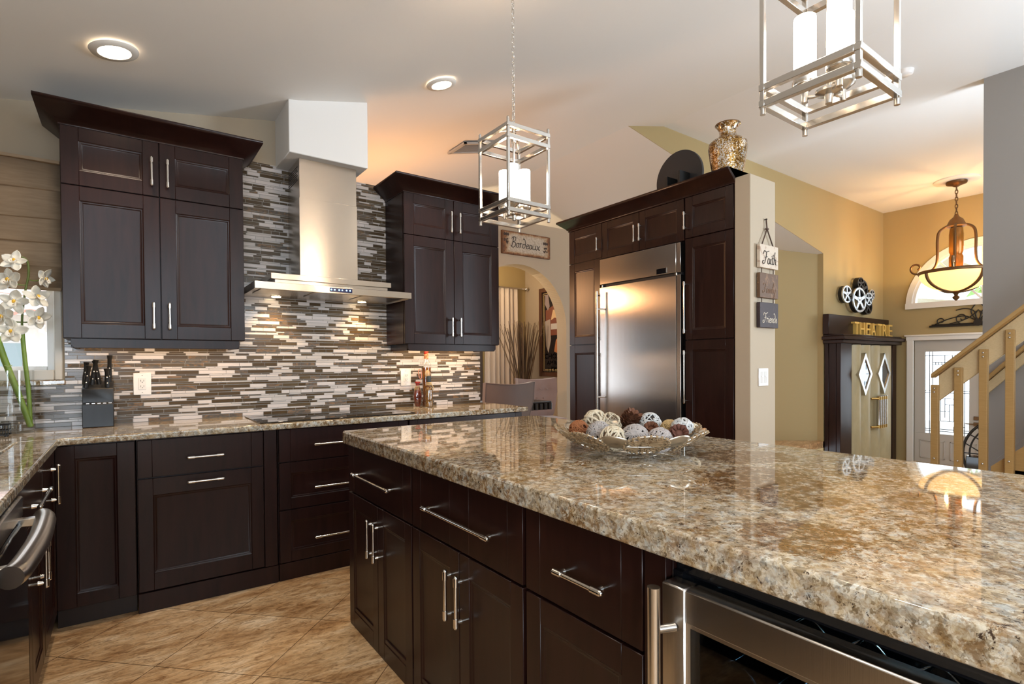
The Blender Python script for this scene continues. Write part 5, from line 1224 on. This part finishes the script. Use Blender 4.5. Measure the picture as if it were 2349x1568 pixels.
# ================================================================== DINING ROOM
vel = simple('taupe_velvet', (.16, .125, .115), .75, **{'Sheen Weight': .4}); vel2 = simple('mauve_velvet', (.26, .195, .185), .75, **{'Sheen Weight': .4})
def chair(label, loc, rz, mt, tufted):
    t = thing('dining_chair', label, 'chair', loc, rz, 'upholstered dining chairs'); hw = .29
    b = MB(); b.box(-.25, .25, -.24, .24, .36, .48); build('seat', b, mt, t, bevel=.03, seg=3, world=False)
    b = MB(); NU, NV = 16, 12; fr, bk = [], []
    for j in range(NV+1):
        v_ = j/NV; z = .42+.58*v_
        for i in range(NU+1):
            u = -1+2*i/NU; hw_ = .215+.085*min(1, v_*1.5); x = u*hw_; cv = .07*u*u*(1 if v_ > .2 else v_*5); zt = z+(.025*u*u-.01)*v_
            tuft = (.016*abs(sin(v_*pi*3+(0 if i % 2 else 0)))*abs(sin((u+1)*pi*2.0)) if tufted else 0)
            fr.append((x, .255+.06*v_-cv-.035-tuft, zt)); bk.append((x*1.02, .30+.07*v_-cv, zt))
    n_ = NU+1; vs = fr+bk; o_ = len(fr); fs = []
    for j in range(NV):
        for i in range(NU):
            a = j*n_+i; fs.append((a, a+1, a+n_+1, a+n_)); fs.append((o_+a, o_+a+n_, o_+a+n_+1, o_+a+1))
    for i in range(NU): fs += [(i, o_+i, o_+i+1, i+1), (NV*n_+i, NV*n_+i+1, o_+NV*n_+i+1, o_+NV*n_+i)]
    for j in range(NV): fs += [(j*n_, (j+1)*n_, o_+(j+1)*n_, o_+j*n_), (j*n_+NU, o_+j*n_+NU, o_+(j+1)*n_+NU, (j+1)*n_+NU)]
    b.add(vs, fs, 0, True); bb = build('backrest', b, mt, t, world=False)
    b = MB(); P = [bk[j*n_] for j in range(NV+1)]+[bk[NV*n_+i] for i in range(1, NU+1)]+[bk[j*n_+NU] for j in range(NV-1, -1, -1)]; b.tube(P, .006, 6); build('piping', b, mt, bb, world=False)
    if tufted:
        b = MB()
        for r_ in range(3):
            for k in range(4): b.ball((-.15+.10*k+(.05 if r_ % 2 else 0), .225, .60+.13*r_), .010, 8)
        build('tuft_button', b, mt, bb, world=False)
    for sx in (-1, 1):
        for sy in (-1, 1): b = MB(); b.cyl((sx*.21, sy*.20, .37), (sx*.23, sy*.23, 0), .022, .015, 10); build('leg', b, 'wood_dk', t, world=False)
    return t
chair('taupe velvet dining chair seen from behind past the end of the counter', (3.52, 5.12, 0), radians(172), vel, False)
chair('tufted mauve dining chair facing the camera behind the dark table', (4.66, 5.68, 0), radians(-14), vel2, True)
tb = thing('dining_table', 'dark dining table with a fluted edge beyond the counter', 'table', (3.4, 5.35, 0))
ebony = wood('ebony_table', (.008, .005, .004), (.018, .011, .008), .3)
b = MB(); b.box(2.45, 4.27, 5.06, 5.66, .735, .758); build('tabletop', b, ebony, tb, bevel=.004)
b = MB(); b.box(2.47, 4.25, 5.085, 5.64, .655, .735)
for k in range(26): b.cyl((2.47+.0715*k, 5.085, .655), (2.47+.0715*k, 5.085, .735), .032, n=12)
for k in range(8): b.cyl((4.25, 5.11+.072*k, .655), (4.25, 5.11+.072*k, .735), .03, n=12)
build('fluted_apron', b, ebony, tb)
for x in (2.75, 3.95): b = MB(); b.box(x-.12, x+.12, 5.25, 5.47, 0, .66); build('pedestal', b, ebony, tb, bevel=.01)
# glazed door at the far wall, curtain, rod
gd_ = thing('door_2', None, None, (4.1, YB, 0)); gd_['kind'] = 'structure'
b = MB(); dkf = simple('dark_door_frame', (.07, .05, .04), .5)
b.box(GX1-.07, GX1, YB+.0, YB+.06, 0, GZ1); b.box(GX0, GX0+.07, YB+.0, YB+.06, 0, GZ1); b.box(4.03, 4.10, YB, YB+.06, 0, GZ1); b.box(GX0, GX1, YB, YB+.06, GZ1-.07, GZ1); b.box(GX0, GX1, YB, YB+.06, 0, .06); build('door_frame', b, dkf, gd_)
b = MB(); b.box(GX0, GX1, YB+.03, YB+.035, .05, GZ1-.05); build('door_pane', b, 'glass', gd_)
cu = simple('cream_curtain', (.62, .53, .45), .8, **{'Sheen Weight': .3})
ct_ = thing('curtain', 'cream floor length curtain beside the bright dining room door', 'curtain', (5.4, 7.72, 0))
b = MB(); vs = []; NX, NZ = 72, 14
for j in range(NZ+1):
    z = .02+2.55*j/NZ; k = j/NZ
    for i in range(NX+1): x = 5.02+.72*i/NX*(1-.05*k)+.02*k; vs.append((x, 7.715+(.030+.02*(1-k))*sin(i*.62+.4*sin(z*2))+.012*sin(i*.23), z))
b.add(vs, [(j*(NX+1)+i, j*(NX+1)+i+1, (j+1)*(NX+1)+i+1, (j+1)*(NX+1)+i) for j in range(NZ) for i in range(NX)], 0, True); build('curtain_fabric', b, cu, ct_, solid=.003)
rd = thing('curtain_rod', 'nickel curtain rod with a ball finial over the cream curtain', 'curtain rod', (4.5, 7.70, 2.56))
b = MB(); b.cyl((2.9, 7.68, 2.56), (5.83, 7.68, 2.56), .014, n=12); build('rod', b, 'nickel', rd)
b = MB(); b.ball((5.90, 7.68, 2.56), .036, 16); b.cyl((5.80, 7.68, 2.56), (5.88, 7.68, 2.56), .02, n=12); build('finial', b, 'chrome', rd)
# twigs
tg = thing('twig_arrangement', 'tall floor vase of dark dried twigs in the dining room corner', 'plant', (5.50, 7.25, 0))
b = MB(); b.lathe([(0, 0), (.10, 0), (.13, .1), (.14, .3), (.10, .55), (.07, .68), (.085, .75), (.075, .75), (.06, .68)], (5.50, 7.25, 0), 24); build('floor_vase', b, 'bronze', tg)
tw1, tw2 = simple('twig_brown', (.085, .05, .028), .8), simple('twig_tan', (.17, .11, .06), .8)
rg = random.Random(9)
for k in range(70):
    a, s = rg.uniform(0, 6.28), rg.random()**.8; R_ = .50*s if k > 8 else .62; zt = 1.98-.22*s*rg.random()-.06*rg.random()
    tx, ty = min(5.84, 5.50+R_*cos(a)), 7.25+.35*R_*sin(a); bx_, by_ = 5.50+.06*cos(a)*s, 7.25+.05*sin(a)*s
    b = MB(); b.tube(smooth_path([(bx_, by_, .60), (bx_*.7+tx*.3+rg.uniform(-.012, .012), by_*.7+ty*.3, 1.05), (bx_*.3+tx*.7+rg.uniform(-.015, .015), by_*.3+ty*.7, 1.55), (tx, ty, zt)], 3), [.006, .006, .0055, .0055, .005, .005, .0045, .004, .0035, .003], 5); build('twig', b, tw1 if k % 3 else tw2, tg)
# framed poster (generic stand-in) on the right wall of the dining room
po = thing('framed_poster', 'tall framed dark brown poster on the dining room wall behind the arch', 'picture', (5.967, 7.0, 1.76))
yp0, yp1, zp0, zp1 = 6.60, 7.365, .99, 2.53; XW = 5.967
b = MB(); f_ = .075
b.box(XW-.035, XW, yp1-f_, yp1, zp0, zp1); b.box(XW-.035, XW, yp0, yp0+f_, zp0, zp1); b.box(XW-.035, XW, yp0+f_, yp1-f_, zp1-f_, zp1); b.box(XW-.035, XW, yp0+f_, yp1-f_, zp0, zp0+f_); build('frame', b, wood('walnut_frame', (.07, .03, .015), (.13, .055, .03), .35), po, bevel=.005)
b = MB(); b.box(XW-.012, XW-.002, yp0+f_, yp1-f_, zp0+f_, zp1-f_); sheet = build('poster_sheet', b, simple('poster_black', (.02, .015, .015), .25, 0, .5), po)
goldl = simple('poster_gold', (.60, .44, .20), .5)
b = MB()
for d in (.02, .045):
    y0, y1, z0, z1 = yp0+f_+d, yp1-f_-d, zp0+f_+d, zp1-f_-d; x = XW-.0135
    b.box(x, x+.001, y1-.008, y1, z0, z1); b.box(x, x+.001, y0, y0+.008, z0, z1); b.box(x, x+.001, y0, y1, z1-.008, z1); b.box(x, x+.001, y0, y1, z0, z0+.008)
build('gold_border', b, goldl, sheet)
def pshape(nm, poly, col, lift): b = MB(); b.prism(poly, lambda y, z: (XW-.0125-lift, y, z), lambda y, z: (XW-.0115, y, z)); build(nm, b, simple('poster_'+nm, col, .5), sheet)
pshape('brown_field', [(7.20, 1.70), (7.20, 2.14), (7.02, 2.20), (6.88, 2.34), (6.76, 2.30), (6.76, 1.70)], (.20, .065, .035), .0006)
pshape('gray_shape', [(7.19, 1.52), (7.22, 1.95), (7.08, 1.98), (7.06, 1.62), (7.13, 1.40)], (.40, .34, .30), .0014)
pshape('cream_shape', [(7.03, 2.06), (7.0, 2.14), (6.86, 2.10), (6.88, 1.98), (6.96, 2.0), (7.06, 1.96)], (.66, .46, .26), .0014)
pshape('white_band', [(7.06, 1.80), (7.06, 1.90), (6.76, 1.90), (6.76, 1.80)], (.55, .52, .49), .0012)
pshape('orange_shape', [(6.98, 1.42), (6.93, 1.62), (6.80, 1.70), (6.77, 1.36)], (.50, .20, .08), .0010)
pshape('violet_shape', [(7.22, 2.25), (7.21, 2.40), (7.13, 2.42), (7.09, 2.2), (7.14, 2.13)], (.30, .24, .25), .0014)
b = MB()
for txt, sz, z, y in (('CHOC', .155, 1.30, 7.235), ('AMAT', .13, 1.195, 7.17), ('MAR', .12, 1.10, 7.06), ('LU', .17, .965+.07+.02, 7.14)):
    vs, fs = text_mesh(txt, sz, .0004); b.add([(XW-.0138, y-v[0]*.92, z+v[1]*.8) for v in vs], fs)
build('poster_lettering', b, goldl, sheet)
point('dining_lamp_glow', (2.1, 4.75, 2.0), 42, (1.0, .50, .22), .12)
point('added_dining_far_fill', (4.6, 7.0, 2.6), 30, (1.0, .74, .46), .12)  # added warm fill beyond the arch, with no lamp of its own
